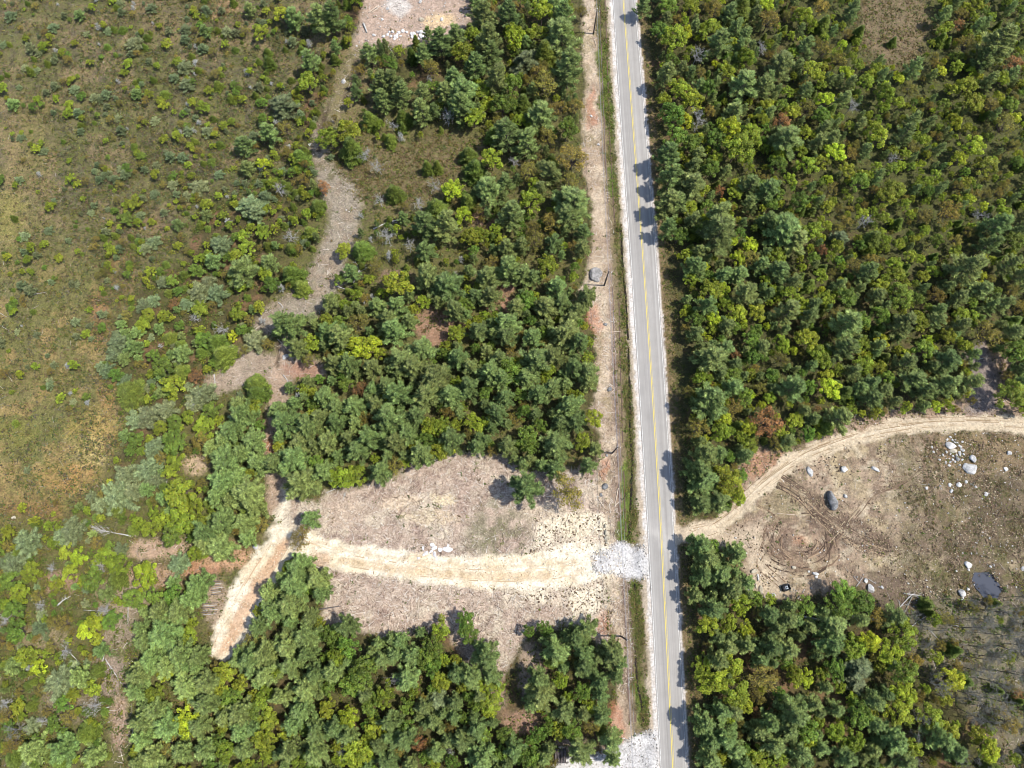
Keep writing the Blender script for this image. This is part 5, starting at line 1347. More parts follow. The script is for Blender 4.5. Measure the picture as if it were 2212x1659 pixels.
PALE = [(252, 240, 222), (240, 224, 206), (216, 198, 182), (255, 250, 238), (196, 174, 160), (168, 144, 130), (236, 214, 186)]
def slash_stuff():
    def m(x, y, X, Y):
        v = polymask(SLASH_MAIN, x, y, 6) * (1 - .7 * polymask(WEEDY, x, y, 8))
        v = np.maximum(v, polymask(BANK, x, y, 4) * .85)
        v = v * (1 - .6 * polymask(SAND_FAN, x, y, 8))
        return v * nospot(X, Y, x, y)
    X, Y, wx, wy = scatter(60000, (600, -20, 1420, 1500), m, 21)
    sticks('slash_sticks', (X, Y), (.3, 1.7), (.022, .055), PALE, 22, 'pale splintered branches and chips strewn over the cut clearing', 'wood debris')
    k = np.random.default_rng(5).random(len(X)) < .25
    X2, Y2, wx, wy = scatter(9000, (600, 900, 1420, 1500), m, 23)
    sticks('dark_slash_sticks', (X2, Y2), (.3, 1.5), (.025, .06), [(120, 96, 84), (140, 112, 96), (104, 84, 72)], 24, 'darker bark pieces among the pale slash', 'wood debris')
    def m2(x, y, X, Y):
        v = np.maximum(linemask(TRACK, x, y, 6), np.maximum(linemask(TRACK2, x, y, 6), linemask(TRACK3, x, y, 6)))
        v = np.maximum(v, polymask(CLEAR_TOP, x, y, 5) * .9)
        v = np.maximum(v, polymask(GREYLANE, x, y, 5))
        v = np.maximum(v, polymask(GREYWOOD, x, y, 20) * .35)
        v = np.maximum(v, polymask(NORTHSTRIP, x, y, 6) * .35)
        v = np.maximum(v, polymask([(240, 1290), (300, 1290), (300, 1660), (240, 1660)], x, y, 10) * .7)
        v = np.maximum(v, polymask([(280, 1150), (400, 1140), (460, 1230), (420, 1270), (260, 1290)], x, y, 10) * .6)
        return v * nospot(X, Y, x, y)
    X, Y, wx, wy = scatter(52000, (200, -20, 2240, 1680), m2, 25)
    sticks('brush_sticks', (X, Y), (.3, 2.0), (.03, .07), [(222, 208, 190), (196, 180, 166), (170, 156, 144), (236, 226, 212), (150, 130, 116)], 26, 'thin grey sticks and brush on the tracks and gaps', 'wood debris')
    def m3(x, y, X, Y):
        return (polymask(HEATH, x, y, 10) * .35 + polymask([(560, 300), (1250, 300), (1250, 1000), (560, 1000)], x, y, 10) * .2 + polymask(PIT, x, y, 8) * .22 + (x < 300) * (y > 1120) * .4) * nospot(X, Y, x, y)
    X, Y, wx, wy = scatter(14000, (-20, -20, 2240, 1680), m3, 27)
    sticks('scattered_twigs', (X, Y), (.4, 2.2), (.025, .05), [(210, 200, 186), (176, 168, 158), (150, 140, 128)], 28, 'grey dead twigs lying in the low plants', 'wood debris')
    # little stones
    def m4(x, y, X, Y):
        v = polymask(PIT, x, y, 6) * (.10 + .5 * np.clip((x - 1950) / 150, 0, 1) * (fbm(X / 4, Y / 4, 301, 3) > .52))
        v = np.maximum(v, polymask(CLEAR_TOP, x, y, 4) * .9); v = np.maximum(v, linemask(TRACK, x, y, 4) * .12)
        for cx, cy, rx, ry in ((2065, 975, 38, 36), (2080, 1035, 40, 20), (1720, 1282, 40, 14), (1860, 905, 60, 14), (1640, 1265, 20, 24), (1960, 1240, 14, 16), (2180, 1010, 40, 30)):
            v = np.maximum(v, np.clip(1.3 - np.hypot((x - cx) / rx, (y - cy) / ry), 0, 1) * .9)
        return v * nospot(X, Y, x, y)
    X, Y, wx, wy = scatter(34000, (640, -20, 2240, 1330), m4, 29)
    stones('loose_stones', X, Y, (.06, .24), 30, 'small pale stones strewn on the cleared dirt')
    def mc(x, y, X, Y):
        v = polymask(PIT, x, y, 6) * (.35 + .65 * np.clip((x - 1850) / 100, 0, 1)) * (fbm(X / 3, Y / 3, 311, 3) > .52)
        v = np.maximum(v, polymask(NORTHSTRIP, x, y, 6) * .6); v = np.maximum(v, linemask([(1690, 1040, 20), (1770, 1105, 24), (1860, 1165, 30), (1910, 1180, 24)], x, y, 5))
        v = np.maximum(v, polymask(SAND_FAN, x, y, 6) * .5)
        return v * nospot(X, Y, x, y)
    X, Y, wx, wy = scatter(30000, (1040, 880, 2260, 1340), mc, 35)
    stones('dirt_clods', X, Y, (.08, .26), 36, 'brown and tan clods of broken soil on the cleared ground', ((134, 112, 92), (150, 126, 104), (186, 164, 134), (200, 182, 150), (116, 96, 80), (170, 150, 118)), 'soil clods')
    def m6(x, y, X, Y):
        return np.maximum(np.maximum(linemask(DRIVE, x, y, 6), linemask(DRIVE_UP, x, y, 6)) * (.25 + .75 * (fbm(X / 1.5, Y / 1.5, 313, 3) > .5)), linemask(DIRTROAD, x, y, 3) * .12)
    X, Y, wx, wy = scatter(52000, (440, 880, 2260, 1440), m6, 37)
    xl, xr = road_x(Y); k = (X < xl - 1.4) | (X > xr + 1.2)
    stones('sand_lumps', X[k], Y[k], (.05, .17), 38, 'cream lumps of broken sand on the tracks', ((255, 244, 216), (244, 226, 190), (222, 196, 156), (255, 250, 232), (196, 166, 130)), 'soil clods')
    def m5(x, y, X, Y):
        v = np.maximum(polymask(APRON, x, y, 7), polymask(APRON2, x, y, 7))
        e = v * (1 - v) * 4
        return np.clip(e + .15 * v, 0, 1)
    X, Y, wx, wy = scatter(16000, (1170, 1150, 1440, 1700), m5, 31)
    xl, xr = road_x(Y); k = X < xl - .4
    stones('gravel_stones', X[k], Y[k], (.07, .22), 32, 'white crushed stones spilling round the gravel entrances')

def ico(sub):
    t = (1 + 5 ** .5) / 2
    V = [(-1, t, 0), (1, t, 0), (-1, -t, 0), (1, -t, 0), (0, -1, t), (0, 1, t), (0, -1, -t), (0, 1, -t), (t, 0, -1), (t, 0, 1), (-t, 0, -1), (-t, 0, 1)]
    F = [(0, 11, 5), (0, 5, 1), (0, 1, 7), (0, 7, 10), (0, 10, 11), (1, 5, 9), (5, 11, 4), (11, 10, 2), (10, 7, 6), (7, 1, 8), (3, 9, 4), (3, 4, 2), (3, 2, 6), (3, 6, 8), (3, 8, 9), (4, 9, 5), (2, 4, 11), (6, 2, 10), (8, 6, 7), (9, 8, 1)]
    V = [np.array(v) / np.linalg.norm(v) for v in V]
    for _ in range(sub):
        mid = {}; F2 = []
        def m(a, b):
            k = (min(a, b), max(a, b))
            if k not in mid:
                v = V[a] + V[b]; V.append(v / np.linalg.norm(v)); mid[k] = len(V) - 1
            return mid[k]
        for a, b, c in F:
            x, y, z = m(a, b), m(b, c), m(c, a)
            F2 += [(a, x, z), (b, y, x), (c, z, y), (x, y, z)]
        F = F2
    return np.array(V), np.array(F)
I0, I1, I2, I3 = ico(0), ico(1), ico(2), ico(3)

def rock_shape(seed, base, cuts=9, rough=.06, flat=.75):
    r = np.random.default_rng(seed)
    V = base[0].copy()
    for _ in range(cuts):       # planar facets
        n = nrm(r.normal(size=3) + [0, 0, .2]); d = r.uniform(.55, .85)
        s = V @ n; V = V - np.clip(s - d, 0, None)[:, None] * n
    V = V * (1 + rough * r.normal(size=(len(V), 1)) * .5)
    V[:, 2] *= flat
    return V, base[1]

def stones(name, X, Y, size, seed, label, palette=((226, 220, 212), (206, 198, 188), (190, 180, 168), (240, 234, 226), (170, 166, 160)), cat='stones'):
    r = np.random.default_rng(seed); n = len(X)
    V0, F0 = I0
    s = np.exp(r.uniform(math.log(size[0]), math.log(size[1]), n))
    V = V0[None] * r.uniform(.6, 1.25, (n, len(V0), 1)) * s[:, None, None] * np.array([1, 1, .7])
    V[:, :, 0] *= r.uniform(.7, 1.4, (n, 1))
    V = V + np.stack([X, Y, ground_z(X, Y) + s * .25], -1)[:, None, :]
    F = (F0[None] + (np.arange(n) * len(V0))[:, None, None]).reshape(-1, 3)
    pal = np.array([alb(*p) for p in palette])
    col = pal[r.integers(0, len(pal), n)] * r.uniform(.8, 1.1, (n, 1))
    tag(new_obj(name, mesh_np(name, V.reshape(-1, 3), F, M_STICK, np.repeat(col, len(V0), 0).astype(np.float32))), label, cat, None, 'stuff')

NTH = 'first second third fourth fifth sixth seventh eighth ninth tenth eleventh twelfth thirteenth fourteenth fifteenth sixteenth seventeenth eighteenth nineteenth twentieth twenty-first twenty-second twenty-third twenty-fourth twenty-fifth twenty-sixth'.split()
def S(x, y, z=0.0):
    a, b = src(x, y); return W(a, b, z)

def boulder(sx_, sy_, w, h, rot, label, seed, mat=None, name='boulder', hz=.6, group=None, sub=None, round_=False, cat='boulder'):
    """w, h = half sizes in metres; rot degrees in picture"""
    base = sub or (I3 if max(w, h) > .9 else I2)
    V, F = rock_shape(seed, base, 4 if round_ else 10, .025 if round_ else .05, 1)
    V = V * np.array([w, h, hz * (w + h) / 2]) / .86
    a = math.radians(rot)
    V = np.stack([V[:, 0] * math.cos(a) - V[:, 1] * math.sin(a), V[:, 0] * math.sin(a) + V[:, 1] * math.cos(a), V[:, 2]], -1)
    X, Y = S(sx_, sy_, .3)
    z = float(ground_z(np.array(X), np.array(Y))) + hz * (w + h) / 2 * .35
    o = new_obj(name, mesh_np(name, V, F, mat or M_ROCK, None, smooth=round_), None, (X, Y, z))
    tag(o, label, cat, group)
    return o

def make_rocks():
    B = boulder
    k = lambda ox, oy, w, x, y: (ox + x * w / 2212.0, oy + y * w / 2212.0)
    a = lambda x, y: k(2400, 1380, 384, x, y)
    G = 'boulders in the dirt clearing right of the road'
    B(*a(555, 700), 1.05, 1.95, 6, 'big oval grey boulder standing alone in the dirt clearing', 1, M_ROCKD, hz=.75, group=G, round_=True)
    B(*a(195, 200), .65, 1.15, 22, 'pale wedge shaped boulder nearest the bend of the dirt road', 2, group=G)
    B(*a(775, 150), .8, .75, 0, 'pale triangular boulder north of the big oval boulder', 3, group=G)
    B(*a(1300, 150), 1.05, .38, -35, 'narrow white boulder farthest right in the row of three', 4, group=G)
    B(*a(790, 620), .42, .55, 20, 'small white rock beside the big oval boulder', 5, group=G)
    a = lambda x, y: k(2688, 1250, 384, x, y)
    B(*a(955, 500), 1.1, .8, -25, 'brightest white boulder in the stone pile', 6, group=G)
    B(*a(995, 590), .75, .6, 0, 'flat greenish grey boulder in the middle of the stone pile', 7, M_ROCKT, group=G, round_=True)
    B(*a(1070, 720), .5, .55, 0, 'dark grey boulder at the lower end of the stone pile', 8, M_ROCKD, group=G, round_=True)
    B(*a(1110, 630), .35, .65, 5, 'upright pale block right of the flat greenish boulder', 9, group=G)
    B(*a(1335, 725), .65, .85, 15, 'egg shaped boulder half dark half white', 10, group=G, hz=.8, round_=True)
    B(*a(1290, 890), 1.5, 1.35, 10, 'large blocky white boulder below the egg shaped one', 11, group=G)
    L = [(985, 400), (1020, 440), (1070, 450), (900, 390), (1160, 430), (1030, 770), (1000, 680), (930, 840), (1175, 580), (1140, 560), (1100, 500), (1130, 520), (990, 740), (945, 780), (1060, 660), (1180, 640), (945, 350), (760, 740), (870, 780), (820, 660), (640, 520), (660, 600), (1160, 740), (950, 640), (880, 610)]
    for i, (x, y) in enumerate(L):
        B(*a(x, y), .28, .34, i * 37, 'small loose pale stone, ' + NTH[sorted(q[1] * 3000 + q[0] for q in L).index(y * 3000 + x)] + ' from the top in the white stone pile', 50 + i, name='pile_stone', group='loose stones of the white stone pile', sub=I1, cat='stone')
    for i, (x, y, s, lb) in enumerate([(940, 1180, .4, 'white stone upper left in the lower stone scatter'), (1090, 1170, .55, 'largest white stone of the lower stone scatter'), (955, 1285, .45, 'white stone at the bottom of the lower stone scatter'),
                                       (1220, 1120, .38, 'white stone at the right of the lower stone scatter'), (1395, 1210, .3, 'small flat stone right of the lower stone scatter'), (530, 1230, .35, 'single pale stone left of the lower stone scatter'),
                                       (1575, 1330, .5, 'dark and white stone in the marshy ground'), (1910, 910, .5, 'pinkish white stone near the right photo edge'), (1960, 620, .55, 'ring of pale stone high at the right photo edge')]):
        B(*a(x, y), s, s * 1.1, i * 50, lb, 90 + i, name='rock', group='single rocks around the lower stone scatter', cat='rock')
    a = lambda x, y: k(2200, 1640, 384, x, y)
    for i, (x, y, w, h, rot, m, lb) in enumerate([(370, 420, .9, .45, 10, M_ROCKT, 'arched pale rock at the top of the rock group by the crate'), (435, 540, .3, .75, 0, M_ROCK, 'thin upright pale rock under the arched rock'),
            (285, 680, .6, .45, 20, M_ROCKD, 'grey rock at the wood edge left of the long white rock'), (270, 745, .5, .4, 0, M_ROCK, 'pale rock between two others at the wood edge'), (260, 815, .65, .42, 20, M_ROCKT, 'lowest pale rock at the wood edge'),
            (400, 690, .28, .5, 0, M_ROCKT, 'mossy yellow green rock beside the long white rock'), (483, 750, .45, .85, 5, M_ROCKT, 'long smooth cream rock left of the black crate'), (705, 830, .5, .4, -30, M_ROCK, 'jagged white rock below the black crate'),
            (1435, 470, .7, .35, -20, M_ROCK, 'blue white slab right of the tyre swirls'), (1450, 525, .35, .35, 0, M_ROCK, 'small white rock under the blue white slab'), (1055, 360, .45, .4, 0, M_ROCKT, 'mossy rock nearest the tyre swirls'), (1320, 430, .24, .24, 0, M_ROCK, 'round white stone among green weeds')]):
        B(*a(x, y), w, h, rot, lb, 120 + i, m, name='rock', group='rocks along the south edge of the dirt clearing', round_=(i in (5, 6)), cat='rock')
    a = lambda x, y: k(2560, 1650, 512, x, y)
    for i, (x, y, w, h, lb) in enumerate([(225, 500, .7, .95, 'pale rock beside the green tree south of the dirt'), (380, 487, .4, .35, 'bright white stone at the end of a stick'), (165, 400, .55, .4, 'pale rock north of the green tree top'),
            (1510, 255, .32, .3, 'white stone just left above the pool'), (1350, 270, .25, .25, 'small white stone left of the pool'), (1500, 505, .38, .35, 'white stone left of the pool edge'), (1425, 640, .6, .32, 'white rock at the foot of the pale rubble heap'),
            (1410, 555, .8, .9, 'pale rubble heap left of the pool'), (1785, 215, .33, .28, 'white stone above the pool'), (2200, 240, .5, .5, 'white rock at the right photo edge'), (1500, 190, .7, .9, 'grey rock upper left of the pool')]):
        B(*a(x, y), w, h, i * 40, lb, 150 + i, name='rock', group='rocks in the marshy ground round the pool', cat='rock')
    # ledge and bank stones
    B(1785, 822, 1.7, 1.5, 30, 'broad grey ledge of rock beside the upper utility pole', 170, M_LEDGE, name='rock_ledge', hz=.45, cat='rock')
    B(1790, 836, .9, .7, 0, 'pale flat top block on the grey ledge', 171, M_LEDGE, hz=.9, name='rock', cat='rock')
    for i, (x, y, w, lb) in enumerate([(1816, 972, .5, 'small grey rock on the chips south of the ledge'), (1829, 1166, .6, 'grey rock on the chip strip beside the middle road'), (1815, 1460, .75, 'grey half buried rock south of the middle pole'),
            (1804, 1483, .45, 'greenish rock beside the olive tree'), (1820, 1365, .35, 'grey stone next to the middle utility pole'), (1774, 345, .4, 'white stone on the upper chip strip'), (1796, 430, .42, 'white stone beside the upper service track'),
            (856, 1069, .8, 'single bright white boulder on the chip path'), (1030, 242, .75, 'white rock beside the rutted track'), (929, 433, .45, 'white stones pair on the track'), (766, 1640, .7, 'pale bluish rock beside the sand track'), (1325, 1518, .4, 'pale rock in the chips'), (40, 1552, .5, 'white stone in orange grass at the left edge'),
            (1899, 1636, .4, 'cream stone at the end of the ditch')]):
        B(x, y, w, w * .85, i * 31, lb, 180 + i, M_ROCK if i in (5, 6, 7, 8, 9, 10) else (M_ROCKD if i < 5 else M_ROCKT), name='rock', group='single rocks left of the road', cat='rock')
    a = lambda x, y: k(1700, 1550, 384, x, y)
    for i, (x, y, w, h, lb) in enumerate([(668, 155, .42, .45, 'top stone of the short stone row by the clearing edge'), (685, 272, .55, .75, 'largest cream stone of the short stone row'), (690, 362, .42, .5, 'third stone of the row with a dark rim'),
            (728, 372, .28, .4, 'narrow stone right of the third row stone'), (700, 430, .4, .4, 'fourth cream stone in the row'), (722, 460, .3, .3, 'bottom stone of the row near the gravel')]):
        B(*a(x, y), w, h, 0, lb, 210 + i, M_ROCKT, name='edge_stone', group='short row of cream stones above the gravel entrance', cat='stone', hz=.7)
    a = lambda x, y: k(1200, 1550, 512, x, y)
    for i, (x, y, w, h, rot, lb) in enumerate([(300, 410, .35, .5, 0, 'small slab at the upper left of the white slab pile'), (325, 480, .65, .4, 40, 'white slab at the lower left of the pile'), (420, 365, .6, .4, -10, 'upper white slab of the pile'), (440, 405, .6, .45, 20, 'middle white slab of the pile'),
            (400, 450, .55, .3, 50, 'slanted narrow slab in the pile'), (450, 490, .4, .75, 20, 'lavender slab at the bottom of the pile'), (520, 430, .45, .6, 30, 'tilted white slab right of the middle'), (625, 425, 1.15, .55, -8, 'broad lavender slab at the right of the pile'),
            (235, 535, .4, .3, 0, 'small cream slab left below the pile'), (625, 375, .3, .3, 0, 'small white block above the broad slab')]):
        B(*a(x, y), w, h, rot, lb, 230 + i, mat=M_WHITE, name='stone_slab', group='white slabs dumped beside the sand driveway', cat='slab', hz=.4)
    # white heap at the top
    a = lambda x, y: k(1000, 0, 512, x, y)
    r = random.Random(4)
    spots = [(645, 465, .5), (700, 440, .45), (745, 460, .5), (765, 410, .45), (810, 470, .6), (790, 500, .4), (850, 420, .5), (900, 400, .5), (950, 410, .4), (870, 460, .4), (1010, 430, .5), (1040, 430, .6), (1100, 410, .5), (1140, 420, .7), (1020, 470, .45), (1060, 490, .6), (1100, 500, .5),
             (1085, 535, .55), (1150, 470, .6), (1205, 465, .55), (1125, 455, .5), (720, 405, .35), (830, 440, .4), (1180, 430, .4), (1060, 455, .4)]
    for i, (x, y, s) in enumerate(spots):
        x += i * .01
        B(*a(x, y), s, s * .85, i * 43, NTH[sorted(q[0] + j * .01 for j, q in enumerate(spots)).index(x)] + ' white boulder from the left in the long heap at the top clearing', 260 + i, mat=M_WHITE, name='heap_boulder', group='white boulders heaped along the top clearing', hz=.8)
    for i, (x, y, s, m, lb) in enumerate([(1140, 250, .75, M_ROCKT, 'large cream boulder behind the white heap'), (630, 240, .45, M_ROCK, 'lone round white rock left of the top clearing'), (1125, 20, .5, M_ROCK, 'white rock at the top photo edge'), (525, 452, .5, M_ROCK, 'white rock just left of the boulder heap'),
            (1405, 245, .6, M_ROCK, 'white and dark rock on the orange sand patch'), (700, 100, .5, M_ROCK, 'pale rock beside the pale sand patch'), (1650, 140, .4, M_ROCKT, 'pale rock at the right end of the top clearing'), (300, 585, .25, M_ROCK, 'tiny white stone by the snapped stump')]):
        B(*a(x, y), s, s * .9, i * 30, lb, 300 + i, m, name='rock', group='rocks around the top clearing', cat='rock')

# ------------------------------------------------------------------ logs and brush
def log(p, q, rad, label, mat=None, name='fallen_log', cat='log', group=None, bend=0.0, branches=0, seed=0, fan=None, lift=.0):
    r = random.Random(seed)
    (x0, y0), (x1, y1) = S(*p), S(*q)
    z0 = float(ground_z(np.array(x0), np.array(y0))); z1 = float(ground_z(np.array(x1), np.array(y1)))
    L = math.hypot(x1 - x0, y1 - y0); dx, dy = (x1 - x0) / L, (y1 - y0) / L
    e = new_obj(name, None, None, (x0, y0, z0)); e.empty_display_size = .5
    n = 6; P = []; R = []
    for i in range(n):
        t = i / (n - 1)
        b = bend * L * math.sin(math.pi * t)
        P.append((dx * L * t - dy * b, dy * L * t + dx * b, rad + (z1 - z0) * t + .03 + lift * t)); R.append(rad * (1 - .45 * t))
    P = np.array(P)
    capP = np.concatenate([P[:1] - (P[1] - P[0]) * .002, P, P[-1:] + (P[-1] - P[-2]) * .002]); capR = np.array([.001] + R + [.001])
    v, f = tube_np([(capP, capR)], 8)
    new_obj('trunk', mesh_np('trunk', v, f, mat or M_DEAD, None), e)
    if branches:
        paths = []
        for i in range(branches):
            t = r.uniform(.35, 1) if fan is None else r.uniform(.5, 1)
            b = P[0] + (P[-1] - P[0]) * t; b = np.array([np.interp(t, np.linspace(0, 1, n), P[:, j]) for j in range(3)])
            sd = r.choice((-1, 1)); ang = r.uniform(.4, 1.1) if fan is None else r.uniform(.05, fan)
            a = math.atan2(dy, dx) + sd * ang; ln = L * r.uniform(.15, .4) * (1.2 - .5 * t) * (1 if fan is None else 1.3)
            e2 = b + np.array([math.cos(a) * ln, math.sin(a) * ln, r.uniform(0, .4)])
            m = (b + e2) / 2 + np.array([r.normalvariate(0, .1), r.normalvariate(0, .1), 0])
            paths.append((np.array([b, m, e2]), np.array([rad * .26, rad * .18, .01])))
            for _ in range(3):
                q0 = b + (e2 - b) * r.uniform(.3, .9); a2 = a + r.uniform(-.8, .8); l2 = ln * r.uniform(.25, .5)
                paths.append((np.array([q0, q0 + np.array([math.cos(a2) * l2, math.sin(a2) * l2, r.uniform(-.05, .25)])]), np.array([rad * .14, .008])))
        v, f = tube_np(paths, 4)
        new_obj('branches', mesh_np('branches', v, f, mat or M_DEAD, None), e)
    tag(e, label, cat, group)
    return e

def make_logs():
    GL = 'fallen and cut logs lying about'
    D = M_DEAD
    items = [
     ((1121, 690), (1214, 658), .2, 'curved white fallen log between the lichened trees', D, .06, 8), ((1060, 850), (1093, 760), .2, 'long leaning grey log right of the chip track', D, -.04, 14), ((1009, 858), (1048, 872), .14, 'short thick grey log on the edge of the chip track', D, 0, 0),
     ((1040, 868), (1100, 844), .09, 'thin pale log crossing near the long grey log', D, 0, 3), ((1092, 912), (1107, 890), .24, 'stubby forked white log above the dark pines', D, .1, 3),
     ((1091, 72), (1102, 100), .3, 'short thick snapped stump with dark side near the top clearing', D, 0, 0), ((1106, 38), (1137, 16), .15, 'upper of two side by side pale logs at the top', M_LOG, 0, 0), ((1114, 38), (1141, 20), .13, 'lower of two side by side pale logs at the top', M_LOG, 0, 0),
     ((1089, 162), (1127, 148), .1, 'thin bleached pole beside the rutted track', D, 0, 3), ((1165, 140), (1178, 158), .1, 'short dark edged log below the boulder heap', D, 0, 2),
     ((387, 1781), (385, 1872), .13, 'straight upright lying white log on the lower left chips', D, 0, 2), ((507, 1740), (518, 1777), .12, 'short white log near the round yellow-green tree', D, 0, 1), ((213, 1960), (243, 1990), .11, 'pale log in the shade above the left pine', D, 0, 0),
     ((315, 1957), (296, 2036), .12, 'steeper of the two crossed white logs', D, .02, 4), ((318, 1976), (366, 2050), .11, 'diagonal one of the two crossed white logs', D, 0, 2), ((278, 2018), (342, 2004), .08, 'thin stick lying across the crossed logs', D, 0, 4),
     ((174, 1816), (213, 1788), .2, 'white uprooted trunk with broken end in lower left bushes', D, .05, 6), ((180, 2182), (204, 2182), .12, 'tiny white log low at the left', D, 0, 0), ((502, 1435), (495, 1478), .15, 'pale log at the gap in the left pines', D, 0, 0),
     ((643, 1120), (646, 1161), .13, 'upright pale log left of the chip path', D, 0, 0), ((833, 1018), (866, 1055), .09, 'thin yellowish log above the white boulder', M_LOG, .03, 0), ((102, 884), (139, 878), .08, 'lone thin log on the open heath', D, 0, 0), ((0, 939), (21, 951), .07, 'thin log at the very left photo edge', D, 0, 0), ((0, 976), (32, 994), .07, 'second thin log at the left photo edge', D, 0, 0),
     ((2678, 1847), (2736, 1782), .16, 'long white log leaning along the grey brush pile', D, .02, 6), ((2710, 1780), (2761, 1787), .16, 'level white log at the top of the brush pile', D, 0, 4), ((2722, 1888), (2778, 1847), .11, 'straight pale pole below the brush pile', D, 0, 0), ((2791, 1893), (2822, 1925), .11, 'pale pole sloping down right under the brush pile', D, 0, 0),
     ((2567, 1761), (2589, 1731), .09, 'thin pale stick above the green tree south of the pit', D, 0, 2), ((2605, 1737), (2628, 1752), .08, 'thin crooked stick by the pale rocks', D, 0, 2), ((2858, 1875), (2905, 1893), .1, 'forked white branch in the grey wood', D, .06, 5), ((2953, 1836), (2966, 1815), .06, 'small leaning stick in the grey wood', D, 0, 0),
     ((2918, 1074), (2948, 1077), .17, 'white log in the grey brush-filled gap', D, 0, 1), ((926, 1833), (1023, 1818), .17, 'reddish brown log at the south edge of the driveway chips', M_DLOG, 0, 3),
     ((1783, 116), (1790, 139), .1, 'white stick on the upper chip strip', M_LOG, 0, 0), ((1783, 759), (1802, 741), .1, 'pale stick north of the grey ledge', M_LOG, 0, 0), ((1855, 1464), (1844, 1520), .11, 'long pale pole leaning by the service track', M_LOG, 0, 0), ((1795, 1497), (1816, 1526), .12, 'pale stick bundle near the olive tree', M_LOG, 0, 1),
     ((1830, 998), (1863, 995), .08, 'crooked pale branch across the chip strip', M_LOG, .08, 1), ((1848, 1856), (1850, 1862), .12, 'small stub by the reddish grass', M_LOG, 0, 0), ((1832, 1868), (1850, 1863), .1, 'pale forked root by the lower pole', M_LOG, .1, 4),
     ((2377, 1846), (2470, 1862), .4, 'broad grey weathered log in the gap west of the green tree', D, 0, 0), ((2548, 1850), (2664, 1864), .4, 'broad grey weathered log east of the green tree', D, 0, 0),
     ((980, 1478), (1010, 1466), .12, 'grey log at the pine edge above the chips', D, 0, 3), ((1012, 1462), (1050, 1440), .16, 'lichened fallen trunk at the north edge of the chip clearing', D, 0, 8), ((1270, 1455), (1275, 1480), .08, 'thin pale branch on the north chips', M_LOG, 0, 2),
     ((1176, 1434), (1166, 1462), .1, 'forked white branch at the pine edge', M_LOG, 0, 3), ((1432, 1838), (1420, 1868), .12, 'straight pale stick south of the drive', M_LOG, 0, 0), ((1165, 1860), (1168, 1898), .12, 'upright pale stick in the south chips', M_LOG, 0, 0), ((1196, 1868), (1184, 1900), .11, 'slanting pale stick in the south chips', M_LOG, 0, 0),
     ((2085, 395), (2082, 385), .1, 'small broken branch in the right woods', D, 0, 3), ((2385, 1545), (2330, 1540), .07, 'thin stick on the tyre tracks', M_LOG, 0, 0), ((2560, 1728), (2580, 1752), .07, 'stick crossing near pale rocks', D, 0, 0), ((835, 908), (850, 925), .14, 'pale forked stick at the wood edge of the chip track', D, .1, 3),
     ((850, 1125), (866, 1170), .12, 'twisted white root on the chip path', D, .12, 5), ((2380, 250), (2383, 190), .1, 'dark thin leaning trunk in the upper right woods', M_DLOG, 0, 2),
    ]
    for i, (p, q, rad, lb, m, bend, br) in enumerate(items):
        log(p, q, rad, lb, m, bend=bend, branches=br, seed=i, group=GL)
    log((395, 1608), (300, 1590), .17, 'pale uprooted tree with a fan of bare branches on the left', D, name='fallen_tree', cat='fallen tree', branches=30, fan=.6, seed=77, group='fallen trees with their branches')
    log((2735, 1790), (2700, 1865), .12, 'grey brush pile of fanned branches in the lower right', M_TWIG, name='brush_pile', cat='brush pile', branches=34, fan=1.0, seed=78)
    log((1030, 1500), (1035, 1480), .08, 'bluish lichened dead branch on the north chips', M_LICHEN, name='fallen_branch', cat='branch', branches=16, fan=1.2, seed=79)
    log((910, 1185), (890, 1160), .08, 'grey twiggy branch beside the round leafy bush', M_LICHEN, name='fallen_branch', cat='branch', branches=14, fan=1.1, seed=80)
    log((330, 2120), (265, 2140), .1, 'blue grey heap of fallen brush in the lower left', M_LICHEN, name='brush_pile', cat='brush pile', branches=26, fan=1.0, seed=81)
    log((250, 1830), (330, 1835), .08, 'pale lichened branches above the lower left bush', M_LICHEN, name='fallen_branch', cat='branch', branches=22, fan=.9, seed=82)
    log((330, 1990), (285, 2010), .06, 'thin grey brush under the crossed white logs', M_TWIG, name='brush_pile', cat='brush pile', branches=26, fan=1.3, seed=83)
    # stacked logs
    n = 8
    for i in range(n):
        t = i / (n - 1)
        log((1667 + 29 * t, 2246 - 3 * t), (1664 + 33 * t, 2289), .17, 'dark log in the row of eight near the bottom edge, ' + ['first', 'second', 'third', 'fourth', 'fifth', 'sixth', 'seventh', 'eighth'][i] + ' from left', M_DLOG, name='stacked_log', group='row of dark logs at the bottom', seed=i)
    boulder(1682, 2243, .8, .3, 5, 'pale flat stone at the head of the dark log row', 400, M_ROCKT, name='rock', cat='rock')
    for j, (x0, x1, y0, y1, n, nm) in enumerate([(634, 669, 1746, 1784, 7, 'upper'), (607, 655, 1811, 1844, 6, 'lower')]):
        for i in range(n):
            y = y0 + (y1 - y0) * i / (n - 1)
            log((x0 + (i % 2) * 4, y), (x1 - (i % 3) * 3, y - 3), .11, f'short grey log in the {nm} stack beside the sand track, ' + ['first', 'second', 'third', 'fourth', 'fifth', 'sixth', 'seventh'][i] + ' from top', D if i % 2 else M_DLOG,
                name='stacked_log', group='short logs stacked beside the sand track', seed=i)

